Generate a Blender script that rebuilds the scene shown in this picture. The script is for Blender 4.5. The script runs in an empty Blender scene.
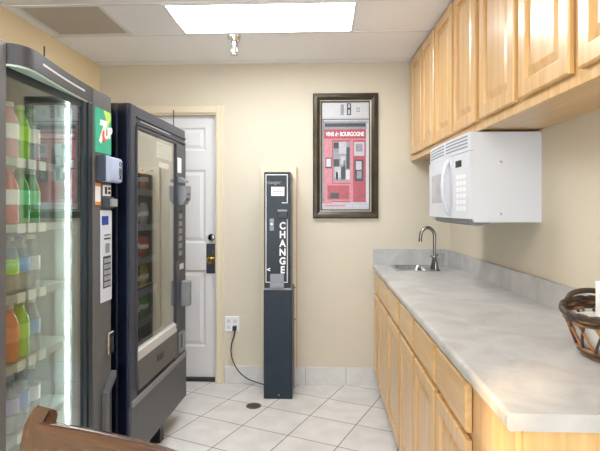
import bpy, bmesh, math, random
from mathutils import Vector, Matrix
random.seed(7)
C = bpy.context.scene.collection
PI = math.pi

# ------------------------------------------------------------------ camera, light, exposure
scene = bpy.context.scene
cam_data = bpy.data.cameras.new('camera')
cam = bpy.data.objects.new('camera', cam_data)
C.objects.link(cam)
cam.location = (0, 0, 1.34)
cam.rotation_euler = (PI / 2, 0, math.atan(22 / 500))
cam_data.sensor_fit = 'HORIZONTAL'
cam_data.sensor_width = 36
cam_data.lens = 36 * 500 / 600
cam_data.shift_y = -(225.5 - 208) / 600
cam_data.clip_start = 0.05
scene.camera = cam

world = bpy.data.worlds.new('world')
scene.world = world
world.use_nodes = True
world.node_tree.nodes['Background'].inputs[0].default_value = (0.78, 0.90, 1.0, 1)
world.node_tree.nodes['Background'].inputs[1].default_value = 2.6

sun_data = bpy.data.lights.new('sun', 'SUN')
sun_data.energy = 3.5
sun_data.angle = math.radians(2.5)
sun_data.color = (1.0, 0.66, 0.32)
sun = bpy.data.objects.new('sun', sun_data)
C.objects.link(sun)
SUN_DIR = Vector((0.75, 0.62, -0.33)).normalized()
sun.rotation_euler = SUN_DIR.to_track_quat('-Z', 'Y').to_euler()

VISIBLE_TROFFER = 8.0
HIDDEN_FILL = 4.6  # strength of the added fill panels out of view
scene.view_settings.view_transform = 'Standard'
scene.view_settings.look = 'None'
scene.view_settings.exposure = 1.38
scene.view_settings.gamma = 1.0
scene.view_settings.use_curve_mapping = False
scene.cycles.max_bounces = 14
scene.cycles.transparent_max_bounces = 24
scene.cycles.glossy_bounces = 6


# ------------------------------------------------------------------ materials
def lin(c):
    def f(v):
        v /= 255.0
        return v / 12.92 if v <= 0.04045 else ((v + 0.055) / 1.055) ** 2.4
    return (f(c[0]), f(c[1]), f(c[2]), 1.0)


def base_mat(name):
    m = bpy.data.materials.new(name)
    m.use_nodes = True
    nt = m.node_tree
    return m, nt, nt.nodes['Principled BSDF']


def mat(name, rgb, rough=0.5, metal=0.0, var=0.04, scale=6.0, bump=0.0, coat=0.0, spec=0.5, stretch=(1, 1, 1), vec='Object'):
    """plain surface with slight procedural variation"""
    m, nt, p = base_mat(name)
    L = nt.links
    tc = nt.nodes.new('ShaderNodeTexCoord')
    mp = nt.nodes.new('ShaderNodeMapping')
    mp.inputs['Scale'].default_value = stretch
    L.new(tc.outputs[vec], mp.inputs[0])
    nz = nt.nodes.new('ShaderNodeTexNoise')
    nz.inputs['Scale'].default_value = scale
    nz.inputs['Detail'].default_value = 4
    L.new(mp.outputs[0], nz.inputs['Vector'])
    ramp = nt.nodes.new('ShaderNodeValToRGB')
    c = lin(rgb)
    ramp.color_ramp.elements[0].position = 0.3
    ramp.color_ramp.elements[1].position = 0.7
    ramp.color_ramp.elements[0].color = tuple(max(0, v * (1 - var)) for v in c[:3]) + (1,)
    ramp.color_ramp.elements[1].color = tuple(min(1, v * (1 + var)) for v in c[:3]) + (1,)
    L.new(nz.outputs['Fac'], ramp.inputs[0])
    L.new(ramp.outputs[0], p.inputs['Base Color'])
    p.inputs['Roughness'].default_value = rough
    p.inputs['Metallic'].default_value = metal
    p.inputs['Specular IOR Level'].default_value = spec
    p.inputs['Coat Weight'].default_value = coat
    p.inputs['Coat Roughness'].default_value = 0.12
    if bump:
        b = nt.nodes.new('ShaderNodeBump')
        b.inputs['Strength'].default_value = bump
        b.inputs['Distance'].default_value = 0.002
        L.new(nz.outputs['Fac'], b.inputs['Height'])
        L.new(b.outputs[0], p.inputs['Normal'])
    return m


def wood(name, light, dark, axis='z', rough=0.36, coat=0.6, fine=1.0):
    m, nt, p = base_mat(name)
    L = nt.links
    tc = nt.nodes.new('ShaderNodeTexCoord')
    mp = nt.nodes.new('ShaderNodeMapping')
    s = {'z': (14, 14, 0.9), 'x': (0.9, 14, 14), 'y': (14, 0.9, 14)}[axis]
    mp.inputs['Scale'].default_value = tuple(v * fine for v in s)
    L.new(tc.outputs['Object'], mp.inputs[0])
    nz = nt.nodes.new('ShaderNodeTexNoise')
    nz.inputs['Scale'].default_value = 2.2
    nz.inputs['Detail'].default_value = 6
    nz.inputs['Distortion'].default_value = 0.6
    L.new(mp.outputs[0], nz.inputs['Vector'])
    ramp = nt.nodes.new('ShaderNodeValToRGB')
    ramp.color_ramp.elements[0].position = 0.3
    ramp.color_ramp.elements[0].color = lin(dark)
    ramp.color_ramp.elements[1].position = 0.68
    ramp.color_ramp.elements[1].color = lin(light)
    L.new(nz.outputs['Fac'], ramp.inputs[0])
    L.new(ramp.outputs[0], p.inputs['Base Color'])
    p.inputs['Roughness'].default_value = rough
    p.inputs['Coat Weight'].default_value = coat
    p.inputs['Coat Roughness'].default_value = 0.2
    return m


def pane_mat(name, tint=(0.93, 0.97, 0.95), layers=4.0):
    """flat window glass: reflects by Fresnel for all its surfaces together, lets the rest through"""
    m = bpy.data.materials.new(name)
    m.use_nodes = True
    nt = m.node_tree
    nt.nodes.clear()
    out = nt.nodes.new('ShaderNodeOutputMaterial')
    tr = nt.nodes.new('ShaderNodeBsdfTransparent')
    tr.inputs[0].default_value = tint + (1,)
    gl = nt.nodes.new('ShaderNodeBsdfGlossy')
    gl.inputs['Roughness'].default_value = 0.0
    fr = nt.nodes.new('ShaderNodeFresnel')
    geo = nt.nodes.new('ShaderNodeNewGeometry')
    ior = nt.nodes.new('ShaderNodeMath'); ior.operation = 'MULTIPLY_ADD'
    ior.inputs[1].default_value = 1 / 1.5 - 1.5; ior.inputs[2].default_value = 1.5
    nt.links.new(geo.outputs['Backfacing'], ior.inputs[0])
    nt.links.new(ior.outputs[0], fr.inputs['IOR'])
    a = nt.nodes.new('ShaderNodeMath'); a.operation = 'SUBTRACT'; a.inputs[0].default_value = 1
    nt.links.new(fr.outputs[0], a.inputs[1])
    b = nt.nodes.new('ShaderNodeMath'); b.operation = 'POWER'; b.inputs[1].default_value = layers
    nt.links.new(a.outputs[0], b.inputs[0])
    c = nt.nodes.new('ShaderNodeMath'); c.operation = 'SUBTRACT'; c.inputs[0].default_value = 1
    nt.links.new(b.outputs[0], c.inputs[1])
    mx = nt.nodes.new('ShaderNodeMixShader')
    nt.links.new(c.outputs[0], mx.inputs[0])
    nt.links.new(tr.outputs[0], mx.inputs[1])
    nt.links.new(gl.outputs[0], mx.inputs[2])
    nt.links.new(mx.outputs[0], out.inputs[0])
    return m


def emit_mat(name, rgb, strength, bands=False):
    m = bpy.data.materials.new(name)
    m.use_nodes = True
    nt = m.node_tree
    nt.nodes.clear()
    out = nt.nodes.new('ShaderNodeOutputMaterial')
    em = nt.nodes.new('ShaderNodeEmission')
    em.inputs['Color'].default_value = lin(rgb)
    em.inputs['Strength'].default_value = strength
    nt.links.new(em.outputs[0], out.inputs[0])
    return m


def tile_mat(name):
    m, nt, p = base_mat(name)
    L = nt.links
    tc = nt.nodes.new('ShaderNodeTexCoord')
    mp = nt.nodes.new('ShaderNodeMapping')
    mp.vector_type = 'TEXTURE'
    mp.inputs['Location'].default_value = (0.0465, 3.516, 0)
    mp.inputs['Rotation'].default_value = (0, 0, math.radians(-23.2))
    L.new(tc.outputs['Object'], mp.inputs[0])
    br = nt.nodes.new('ShaderNodeTexBrick')
    br.offset = 0.0
    br.squash = 1.0
    br.inputs['Scale'].default_value = 1.0
    br.inputs['Brick Width'].default_value = 0.314
    br.inputs['Row Height'].default_value = 0.314
    br.inputs['Mortar Size'].default_value = 0.0028
    br.inputs['Mortar Smooth'].default_value = 0.1
    br.inputs['Color1'].default_value = lin((232, 230, 228))
    br.inputs['Color2'].default_value = lin((224, 222, 220))
    br.inputs['Mortar'].default_value = lin((96, 94, 92))
    L.new(mp.outputs[0], br.inputs['Vector'])
    nz = nt.nodes.new('ShaderNodeTexNoise')
    nz.inputs['Scale'].default_value = 7
    nz.inputs['Detail'].default_value = 6
    L.new(tc.outputs['Object'], nz.inputs['Vector'])
    rp = nt.nodes.new('ShaderNodeValToRGB')
    rp.color_ramp.elements[0].position = 0.3
    rp.color_ramp.elements[0].color = (0.82, 0.82, 0.82, 1)
    rp.color_ramp.elements[1].position = 0.7
    rp.color_ramp.elements[1].color = (1, 1, 1, 1)
    L.new(nz.outputs['Fac'], rp.inputs[0])
    mx = nt.nodes.new('ShaderNodeMixRGB'); mx.blend_type = 'MULTIPLY'; mx.inputs[0].default_value = 1
    L.new(br.outputs['Color'], mx.inputs[1]); L.new(rp.outputs[0], mx.inputs[2])
    L.new(mx.outputs[0], p.inputs['Base Color'])
    p.inputs['Roughness'].default_value = 0.35
    bp = nt.nodes.new('ShaderNodeBump')
    bp.inputs['Strength'].default_value = 0.4
    bp.inputs['Distance'].default_value = 0.002
    inv = nt.nodes.new('ShaderNodeMath'); inv.operation = 'SUBTRACT'; inv.inputs[0].default_value = 1
    L.new(br.outputs['Fac'], inv.inputs[1]); L.new(inv.outputs[0], bp.inputs['Height'])
    L.new(bp.outputs[0], p.inputs['Normal'])
    return m


def mottled(name, c0, c1, c2, scale=5.0, rough=0.3):
    m, nt, p = base_mat(name)
    L = nt.links
    tc = nt.nodes.new('ShaderNodeTexCoord')
    nz = nt.nodes.new('ShaderNodeTexNoise')
    nz.inputs['Scale'].default_value = scale
    nz.inputs['Detail'].default_value = 8
    nz.inputs['Distortion'].default_value = 1.2
    nz.inputs['Roughness'].default_value = 0.62
    L.new(tc.outputs['Object'], nz.inputs['Vector'])
    rp = nt.nodes.new('ShaderNodeValToRGB')
    rp.color_ramp.elements[0].position = 0.3
    rp.color_ramp.elements[0].color = lin(c0)
    rp.color_ramp.elements[1].position = 0.72
    rp.color_ramp.elements[1].color = lin(c2)
    e = rp.color_ramp.elements.new(0.5); e.color = lin(c1)
    L.new(nz.outputs['Fac'], rp.inputs[0])
    L.new(rp.outputs[0], p.inputs['Base Color'])
    p.inputs['Roughness'].default_value = rough
    return m


M = {}
M['wall'] = mat('cream_paint', (214, 204, 185), 0.62, var=0.015, scale=2.5, bump=0.05)
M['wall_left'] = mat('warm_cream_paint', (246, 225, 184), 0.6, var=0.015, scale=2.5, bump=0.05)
M['ceiling'] = mat('ceiling_tile_white', (250, 250, 252), 0.85, var=0.02, scale=60, bump=0.1)
M['tbar'] = mat('ceiling_grid_white', (232, 232, 233), 0.6)
M['tile'] = tile_mat('floor_tile')
M['base_tile'] = mottled('baseboard_tile', (206, 203, 200), (216, 214, 211), (224, 222, 219), 9, 0.35)
M['grout'] = mat('tile_grout', (150, 147, 143), 0.8)
M['door_white'] = mat('door_white_paint', (226, 227, 232), 0.4, var=0.01)
M['casing'] = mat('casing_cream_paint', (226, 214, 188), 0.4, var=0.01)
M['maple'] = wood('maple_wood', (222, 184, 128), (204, 158, 100))
M['maple_h'] = wood('maple_wood_crosswise', (222, 184, 128), (204, 158, 100), 'x')
M['maple_y'] = wood('maple_wood_underside', (222, 184, 128), (204, 158, 100), 'x')
M['laminate'] = mottled('grey_stone_laminate', (170, 168, 167), (187, 186, 185), (203, 202, 201), 5, 0.28)
M['micro_white'] = mat('microwave_white', (214, 217, 224), 0.3, var=0.005)
M['micro_grey'] = mat('microwave_grey_plastic', (120, 122, 128), 0.45)
M['micro_slot'] = mat('vent_slot_grey', (140, 145, 158), 0.6)
M['micro_window'] = mat('microwave_window', (186, 188, 196), 0.15, var=0.05, scale=200)
M['black_plastic'] = mat('black_plastic', (26, 27, 30), 0.35)
M['steel'] = mat('brushed_steel', (190, 190, 192), 0.25, 1.0, var=0.06, scale=60)
M['nickel'] = mat('satin_nickel', (140, 138, 136), 0.2, 1.0, var=0.03)
M['chrome'] = mat('chrome', (220, 222, 225), 0.08, 1.0, var=0.01)
M['brass'] = mat('brass', (196, 160, 84), 0.25, 1.0)
M['m1_grey'] = mat('vending_dark_grey', (58, 59, 64), 0.42, 0.15, var=0.06, scale=30)
M['m1_column'] = mat('vending_warm_grey', (98, 98, 101), 0.4, 0.2, var=0.05, scale=30)
M['m1_dark'] = mat('vending_teal_black', (34, 46, 54), 0.3, 0.1)
M['m1_mint'] = mat('visor_underside_lit_mint', (186, 208, 200), 0.35)  # greenish light on the visor underside, put into its colour
M['m1_liner'] = mat('vending_liner_pale', (156, 164, 160), 0.5)
M['m1_back'] = mat('liner_back_reflection_tint', (172, 162, 146), 0.6)  # beige stands in for the room's reflection in the glass
M['stripe_white'] = mat('silver_stripe', (216, 216, 222), 0.35)
M['glass1'] = pane_mat('cooler_glass', (0.93, 0.98, 0.96), 2.8)
M['glass2'] = pane_mat('vending_glass', (0.96, 0.98, 0.97), 3.6)
M['tube'] = emit_mat('cooler_tube_light', (236, 255, 248), 14.0)
M['green_sign'] = mat('sign_green', (36, 178, 142), 0.3, var=0.12, scale=12)
M['lime'] = mat('sign_lime', (196, 226, 96), 0.35, var=0.1, scale=30)
M['red_dot'] = mat('sign_red', (222, 92, 60), 0.35)
M['white'] = mat('white_print', (240, 241, 244), 0.4, var=0.01)
M['paper'] = mat('white_paper', (236, 236, 232), 0.7, var=0.02)
M['pale_paper'] = mat('pale_green_paper', (214, 226, 214), 0.7, var=0.02)
M['ink'] = mat('dark_ink', (52, 54, 62), 0.6)
M['grey_ink'] = mat('grey_ink', (150, 152, 158), 0.6)
M['reader_blue'] = mat('card_reader_pale_blue', (176, 192, 226), 0.35, var=0.02)
M['reader_dark'] = mat('card_reader_slate', (58, 66, 78), 0.4)
M['orange'] = mat('sticker_orange', (236, 148, 60), 0.5)
M['keypad_white'] = mat('keypad_plate', (206, 212, 226), 0.35, var=0.02)
M['lcd_blue'] = mat('display_blue', (40, 74, 168), 0.2)
M['m2_navy'] = mat('cabinet_navy', (9, 14, 32), 0.3, 0.0, var=0.7, scale=9, coat=0.3)
M['m2_edge'] = mat('cabinet_navy_trim', (50, 60, 84), 0.25)
M['m2_grey'] = mat('vending_frame_grey', (58, 62, 74), 0.4, 0.1, var=0.06, scale=18)
M['m2_panel'] = mat('vending_lower_grey', (86, 87, 91), 0.45, 0.1, var=0.08, scale=12)
M['m2_flap'] = mat('flap_grey', (96, 95, 95), 0.42, 0.1, var=0.06, scale=20)
M['m2_black'] = mat('vending_black', (30, 32, 38), 0.4)
M['m2_white_bar'] = mat('glass_rail_white', (196, 196, 196), 0.4)
M['m2_silver'] = mat('coin_silver', (138, 140, 146), 0.42, 0.3)
M['m2_inner'] = mat('snack_cabinet_inner', (58, 60, 64), 0.6)
M['changer'] = mat('changer_black_metal', (30, 34, 40), 0.3, 0.0, var=0.1, scale=14, spec=0.35)
M['pedestal'] = mat('pedestal_slate_blue', (32, 44, 58), 0.36, 0.0, var=0.12, scale=10, spec=0.35)
M['board'] = mat('board_cream', (228, 214, 188), 0.5, var=0.02)
M['board_edge'] = mat('board_raw_edge', (176, 134, 92), 0.6)
M['vent'] = mat('vent_dusty_grey', (198, 188, 175), 0.8, var=0.08, scale=300)
M['frame_bronze'] = mat('bronze_frame', (62, 54, 42), 0.32, 0.35, var=0.35, scale=14)
M['frame_silver'] = mat('silver_lip', (176, 166, 148), 0.35, 0.5, var=0.1, scale=40)
M['chair_wood'] = wood('chair_brown_wood', (84, 50, 37), (44, 27, 22), 'z', 0.15, 1.0, 0.8)
M['chair_wood_x'] = wood('chair_brown_rail_wood', (98, 62, 42), (54, 34, 26), 'x', 0.15, 1.0, 0.8)
M['wicker_dark'] = mat('dark_wicker', (66, 48, 38), 0.45, var=0.3, scale=60)
M['wicker_tan'] = mat('tan_wicker', (150, 102, 64), 0.45, var=0.25, scale=60)
M['cord'] = mat('black_cord', (36, 36, 38), 0.5)
M['print_grey'] = mat('print_pale_grey', (184, 182, 190), 0.35, var=0.08, scale=60)
M['print_mid'] = mat('print_mid_grey', (140, 140, 148), 0.35, var=0.2, scale=80)
M['print_dark'] = mat('print_charcoal', (58, 60, 66), 0.35, var=0.3, scale=90)
M['print_red'] = mat('print_red', (168, 74, 86), 0.35, var=0.16, scale=40)
M['print_pink'] = mat('print_pink', (196, 126, 136), 0.35, var=0.12, scale=50)
M['print_cream'] = mat('print_offwhite', (198, 197, 202), 0.35, var=0.05, scale=60)
M['drain'] = mat('drain_metal', (120, 118, 116), 0.35, 0.8)
M['rubber'] = mat('dark_rubber', (40, 40, 42), 0.7)


def bottle_mat(name, rgb, clear=0.5):
    m = bpy.data.materials.new(name)
    m.use_nodes = True
    nt = m.node_tree
    p = nt.nodes['Principled BSDF']
    p.inputs['Base Color'].default_value = lin(rgb)
    p.inputs['Roughness'].default_value = 0.12
    tr = nt.nodes.new('ShaderNodeBsdfTransparent')
    tr.inputs[0].default_value = tuple(0.35 + 0.65 * v for v in lin(rgb)[:3]) + (1,)
    mx = nt.nodes.new('ShaderNodeMixShader')
    mx.inputs[0].default_value = clear
    nt.links.new(p.outputs[0], mx.inputs[1])
    nt.links.new(tr.outputs[0], mx.inputs[2])
    nt.links.new(mx.outputs[0], nt.nodes['Material Output'].inputs[0])
    return m


M['b_clear'] = bottle_mat('clear_bottle', (224, 230, 232), 0.72)
M['b_green'] = bottle_mat('green_bottle', (60, 176, 84), 0.3)
M['b_lime'] = bottle_mat('lime_bottle', (150, 220, 60), 0.25)
M['b_red'] = bottle_mat('red_bottle', (206, 60, 52), 0.2)
M['b_orange'] = bottle_mat('orange_bottle', (236, 120, 70), 0.2)
M['b_pink'] = bottle_mat('pink_bottle', (224, 160, 176), 0.3)
M['b_dark'] = bottle_mat('cola_bottle', (66, 30, 24), 0.15)
M['cup_clear'] = pane_mat('clear_cup_plastic', (0.985, 0.985, 0.985), 1.0)


# ------------------------------------------------------------------ mesh helper
class MB:
    def __init__(s):
        s.bm = bmesh.new()
        s.mi = 0

    def face(s, vs):
        try:
            f = s.bm.faces.new(vs)
            f.material_index = s.mi
            return f
        except ValueError:
            return None

    def box(s, x0, x1, y0, y1, z0, z1, bev=0.0, seg=2):
        x0, x1 = min(x0, x1), max(x0, x1); y0, y1 = min(y0, y1), max(y0, y1); z0, z1 = min(z0, z1), max(z0, z1)
        v = [s.bm.verts.new(p) for p in ((x0, y0, z0), (x1, y0, z0), (x1, y1, z0), (x0, y1, z0), (x0, y0, z1), (x1, y0, z1), (x1, y1, z1), (x0, y1, z1))]
        fs = [s.face([v[i] for i in q]) for q in ((3, 2, 1, 0), (4, 5, 6, 7), (0, 1, 5, 4), (1, 2, 6, 5), (2, 3, 7, 6), (3, 0, 4, 7))]
        if bev:
            es = list({e for f in fs for e in f.edges})
            r = bmesh.ops.bevel(s.bm, geom=es, offset=bev, segments=seg, affect='EDGES', profile=0.5)
            for f in r['faces']:
                f.material_index = s.mi
        return s

    def rings(s, w0, w1, h0, h1, rings, cap=True, back=True):
        """nested rectangles in the xz plane, (inset, y) each, front faces -y"""
        L = []
        for ins, y in rings:
            L.append([s.bm.verts.new(p) for p in ((w0 + ins, y, h0 + ins), (w1 - ins, y, h0 + ins), (w1 - ins, y, h1 - ins), (w0 + ins, y, h1 - ins))])
        for a, b in zip(L, L[1:]):
            for i in range(4):
                j = (i + 1) % 4
                s.face([a[i], a[j], b[j], b[i]])
        if cap:
            s.face(L[-1])
        if back:
            s.face(L[0][::-1])
        return s

    def tube(s, pts, r, n=8, closed=False, caps=True):
        pts = [Vector(p) for p in pts]
        N = len(pts)
        rr = r if isinstance(r, (list, tuple)) else [r] * N
        prev = None
        rows = []
        for i, p in enumerate(pts):
            if closed:
                t = pts[(i + 1) % N] - pts[i - 1]
            else:
                t = pts[min(i + 1, N - 1)] - pts[max(i - 1, 0)]
            t.normalize()
            if prev is None:
                a = Vector((0, 0, 1)) if abs(t.z) < 0.9 else Vector((1, 0, 0))
                u = t.cross(a).normalized()
            else:
                u = (prev - t * prev.dot(t)).normalized()
            prev = u
            w = t.cross(u)
            rows.append([s.bm.verts.new(p + (u * math.cos(2 * PI * k / n) + w * math.sin(2 * PI * k / n)) * rr[i]) for k in range(n)])
        rng = range(N) if closed else range(N - 1)
        for i in rng:
            a, b = rows[i], rows[(i + 1) % N]
            for k in range(n):
                s.face([a[k], a[(k + 1) % n], b[(k + 1) % n], b[k]])
        if caps and not closed:
            s.face(rows[0][::-1]); s.face(rows[-1])
        return s

    def cyl(s, p0, p1, r, n=20):
        return s.tube([p0, p1], r, n)

    def lathe(s, prof, c=(0, 0, 0), n=24, axis='z', caps=True):
        rows = []
        for r, h in prof:
            row = []
            for k in range(n):
                a = 2 * PI * k / n
                if axis == 'z':
                    q = (c[0] + r * math.cos(a), c[1] + r * math.sin(a), c[2] + h)
                elif axis == 'y':
                    q = (c[0] + r * math.cos(a), c[1] + h, c[2] + r * math.sin(a))
                else:
                    q = (c[0] + h, c[1] + r * math.cos(a), c[2] + r * math.sin(a))
                row.append(s.bm.verts.new(q))
            rows.append(row)
        for a, b in zip(rows, rows[1:]):
            for k in range(n):
                s.face([a[k], a[(k + 1) % n], b[(k + 1) % n], b[k]])
        if caps:
            s.face(rows[0][::-1]); s.face(rows[-1])
        return s

    def prism(s, poly, a, b, axis='z'):
        """polygon swept from a to b along axis: z -> poly in xy, x -> poly in yz, y -> poly in xz"""
        def P(q, h):
            return {'z': (q[0], q[1], h), 'x': (h, q[0], q[1]), 'y': (q[0], h, q[1])}[axis]
        A = [s.bm.verts.new(P(q, a)) for q in poly]
        B = [s.bm.verts.new(P(q, b)) for q in poly]
        n = len(poly)
        s.face(A[::-1]); s.face(B)
        for i in range(n):
            j = (i + 1) % n
            s.face([A[i], A[j], B[j], B[i]])
        return s

    def build(s, name, mats, parent=None, smooth=False, loc=None, rotz=0.0, auto=35):
        bmesh.ops.recalc_face_normals(s.bm, faces=s.bm.faces[:])
        me = bpy.data.meshes.new(name)
        s.bm.to_mesh(me)
        s.bm.free()
        if not isinstance(mats, (list, tuple)):
            mats = [mats]
        for m in mats:
            me.materials.append(m)
        if smooth:
            me.polygons.foreach_set('use_smooth', [True] * len(me.polygons))
            me.set_sharp_from_angle(angle=math.radians(auto))
        o = bpy.data.objects.new(name, me)
        C.objects.link(o)
        if parent:
            o.parent = parent
        if loc:
            o.location = loc
        o.rotation_euler = (0, 0, rotz)
        return o


def thing(name, label, cat, loc=(0, 0, 0), rotz=0.0, group=None):
    o = bpy.data.objects.new(name, None)
    o.empty_display_size = 0.1
    C.objects.link(o)
    o.location = loc
    o.rotation_euler = (0, 0, rotz)
    o['label'] = label
    o['category'] = cat
    if group:
        o['group'] = group
    return o


def tag(o, label, cat, group=None):
    o['label'] = label; o['category'] = cat
    if group:
        o['group'] = group
    return o


def struct(o):
    o['kind'] = 'structure'
    return o


def words(name, text, size, m, parent, x, y, z, rot=0.0, depth=0.0008, align='CENTER', sx=1.0, shear=0.0, bold=0.0):
    """lettering in the xz plane facing -y"""
    cu = bpy.data.curves.new(name, 'FONT')
    cu.body = text
    cu.size = size
    cu.align_x = align
    cu.align_y = 'CENTER'
    cu.extrude = depth
    cu.shear = shear
    cu.offset = bold
    t = bpy.data.objects.new(name + '_curve', cu)
    C.objects.link(t)
    dg = bpy.context.evaluated_depsgraph_get()
    me = bpy.data.meshes.new_from_object(t.evaluated_get(dg))
    bpy.data.objects.remove(t)
    bpy.data.curves.remove(cu)
    R = Matrix.Translation((x, y, z)) @ Matrix.Rotation(-rot, 4, 'Y') @ Matrix.Rotation(PI / 2, 4, 'X') @ Matrix.Scale(sx, 4, (1, 0, 0))
    me.transform(R)
    me.materials.clear()
    me.materials.append(m)
    me.name = name
    o = bpy.data.objects.new(name, me)
    C.objects.link(o)
    o.parent = parent
    return o


# ------------------------------------------------------------------ room shell
D = 3.80                      # back wall
REAR = -2.6
CEIL = 2.44
A_LEFT = 0.022                # the side walls are a little out of square
A_RIGHT = 0.018


def XL(y): return -1.717 - A_LEFT * (D - y)
def XR(y): return 0.965 + A_RIGHT * (D - y)


b = MB(); b.box(-2.2, 1.4, REAR - 0.1, D + 0.3, -0.06, 0.0)
struct(b.build('floor', M['tile']))
b = MB(); b.box(-2.2, 1.4, REAR - 0.1, D + 0.3, CEIL, CEIL + 0.06)
ceiling = struct(b.build('ceiling', M['ceiling']))

# back wall around the door opening
DX0, DX1, DZ = -1.640, -0.806, 2.068
b = MB()
b.box(-2.1, DX0, D, D + 0.12, 0, CEIL); b.box(DX1, 1.25, D, D + 0.12, 0, CEIL); b.box(DX0, DX1, D, D + 0.12, DZ, CEIL)
struct(b.build('wall_back', M['wall']))
# right wall
b = MB()
b.prism([(XR(D + 0.1), D + 0.1), (XR(REAR), REAR), (XR(REAR) + 0.12, REAR), (XR(D + 0.1) + 0.12, D + 0.1)], 0, CEIL)
struct(b.build('wall_right', M['wall']))
# left wall with an added opening behind the viewpoint to let the sun in
WY0, WY1, WZ0, WZ1 = -0.86, -0.54, 1.62, 2.02


def slab(mb, y0, y1, z0, z1, t=0.12):
    mb.prism([(XL(y0), y0), (XL(y1), y1), (XL(y1) - t, y1), (XL(y0) - t, y0)], z0, z1)


b = MB()
slab(b, REAR, WY0, 0, CEIL); slab(b, WY1, D + 0.1, 0, CEIL); slab(b, WY0, WY1, 0, WZ0); slab(b, WY0, WY1, WZ1, CEIL)
struct(b.build('wall_left', M['wall_left']))
b = MB()
RX0, RX1, RZ0, RZ1 = -1.55, 0.85, 0.15, 2.25  # added rear opening, lets sky light in as frontal fill
b.box(-2.1, RX0, REAR - 0.12, REAR, 0, CEIL); b.box(RX1, 1.3, REAR - 0.12, REAR, 0, CEIL); b.box(RX0, RX1, REAR - 0.12, REAR, 0, RZ0); b.box(RX0, RX1, REAR - 0.12, REAR, RZ1, CEIL)
struct(b.build('wall_rear', M['wall']))
b = MB()
for (x0, x1, z0, z1) in ((RX0, RX1, RZ0, RZ0 + 0.05), (RX0, RX1, RZ1 - 0.05, RZ1), (RX0, RX0 + 0.05, RZ0, RZ1), (RX1 - 0.05, RX1, RZ0, RZ1), (-0.375, -0.325, RZ0, RZ1)):
    b.box(x0, x1, REAR - 0.09, REAR + 0.01, z0, z1)
struct(b.build('added_fill_window', M['door_white']))  # frame of the added fill opening, unseen
xw = XL((WY0 + WY1) / 2)
b = MB()
for (y0, y1, z0, z1) in ((WY0, WY1, WZ0, WZ0 + 0.03), (WY0, WY1, WZ1 - 0.03, WZ1), (WY0, WY0 + 0.03, WZ0, WZ1), (WY1 - 0.03, WY1, WZ0, WZ1)):
    b.box(xw - 0.1, xw + 0.004, y0, y1, z0, z1)
struct(b.build('added_sun_window', M['door_white']))  # frame around the added sun opening, unseen

# tiled baseboards (each tile a block, grout between)
def baseboard(name, pts, mats):
    mb = MB()
    for (x0, x1) in pts:
        mb.box(x0 + 0.0015, x1 - 0.0015, D - 0.010, D, 0, 0.134, 0.002, 1)
    mb.mi = 1
    mb.box(pts[0][0], pts[-1][1], D - 0.007, D, 0, 0.131)
    return struct(mb.build(name, mats))


baseboard('baseboard_back', [(-0.745, -0.433), (-0.433, -0.125), (-0.125, 0.182), (0.182, 0.47)], [M['base_tile'], M['grout']])
mb = MB()
y = D - 0.02
while y > REAR + 0.3:
    y2 = y - 0.314
    mb.prism([(XL(y), y - 0.0015), (XL(y2), y2 + 0.0015), (XL(y2) + 0.01, y2 + 0.0015), (XL(y) + 0.01, y - 0.0015)], 0, 0.134)
    y = y2
struct(mb.build('baseboard_left', M['base_tile']))

# ceiling grid
for k, (y0, w) in enumerate(((3.135, 0.02), (2.655, 0.02), (3.70, 0.008), (2.05, 0.02), (1.44, 0.02))):
    b = MB(); b.box(XL(y0), XR(y0), y0 - w / 2, y0 + w / 2, CEIL - 0.003, CEIL + 0.004)
    struct(b.build('trim_%d' % (k + 1), M['tbar']))

# ------------------------------------------------------------------ door in the back wall
door = struct(MB().box(DX0, DX0 + 0.03, D + 0.0, D + 0.12, 0, DZ).box(DX1 - 0.012, DX1, D, D + 0.12, 0, DZ).box(DX0, DX1, D, D + 0.12, DZ - 0.012, DZ).build('door_1', M['casing']))
b = MB()
LX0, LX1, LZ0, LZ1 = DX0 + 0.03, DX1 - 0.013, 0.028, DZ - 0.014
FY = D + 0.05
b.box(LX0, LX1, FY + 0.010, FY + 0.045, LZ0, LZ1)
cx = (LX0 + LX1) / 2
ROWS = [(0.264, 0.856), (1.067, 1.636), (1.785, 1.964)]
COLS = [(LX0 + 0.105, cx - 0.05), (cx + 0.05, LX1 - 0.085)]
for (x0, x1) in ((LX0, COLS[0][0]), (COLS[0][1], COLS[1][0]), (COLS[1][1], LX1)):
    b.box(x0, x1, FY, FY + 0.012, LZ0, LZ1)
zz = [LZ0] + [v for r in ROWS for v in r] + [LZ1]
for (x0, x1) in COLS:
    for k in range(0, len(zz), 2):
        b.box(x0, x1, FY, FY + 0.012, zz[k], zz[k + 1])
    for (z0, z1) in ROWS:
        b.rings(x0, x1, z0, z1, [(0, FY + 0.0005), (0.012, FY + 0.009), (0.022, FY + 0.009), (0.045, FY + 0.003)], back=False)
leaf = b.build('door_leaf', M['door_white'], door)
b = MB()
b.box(DX1 - 0.002, DX1 + 0.056, D - 0.016, D, 0, DZ + 0.056, 0.004, 1)
b.box(DX0 - 0.056, DX0 + 0.002, D - 0.016, D, 0, DZ + 0.056, 0.004, 1)
b.box(DX0, DX1, D - 0.016, D, DZ - 0.002, DZ + 0.056, 0.004, 1)
b.box(DX1 + 0.036, DX1 + 0.052, D - 0.022, D - 0.014, 0, DZ + 0.05, 0.003, 1)
b.build('door_casing', M['casing'], door)
b = MB(); b.box(DX0, DX1, D + 0.02, D + 0.11, 0, 0.022)
b.build('threshold', M['rubber'], door)
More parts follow.
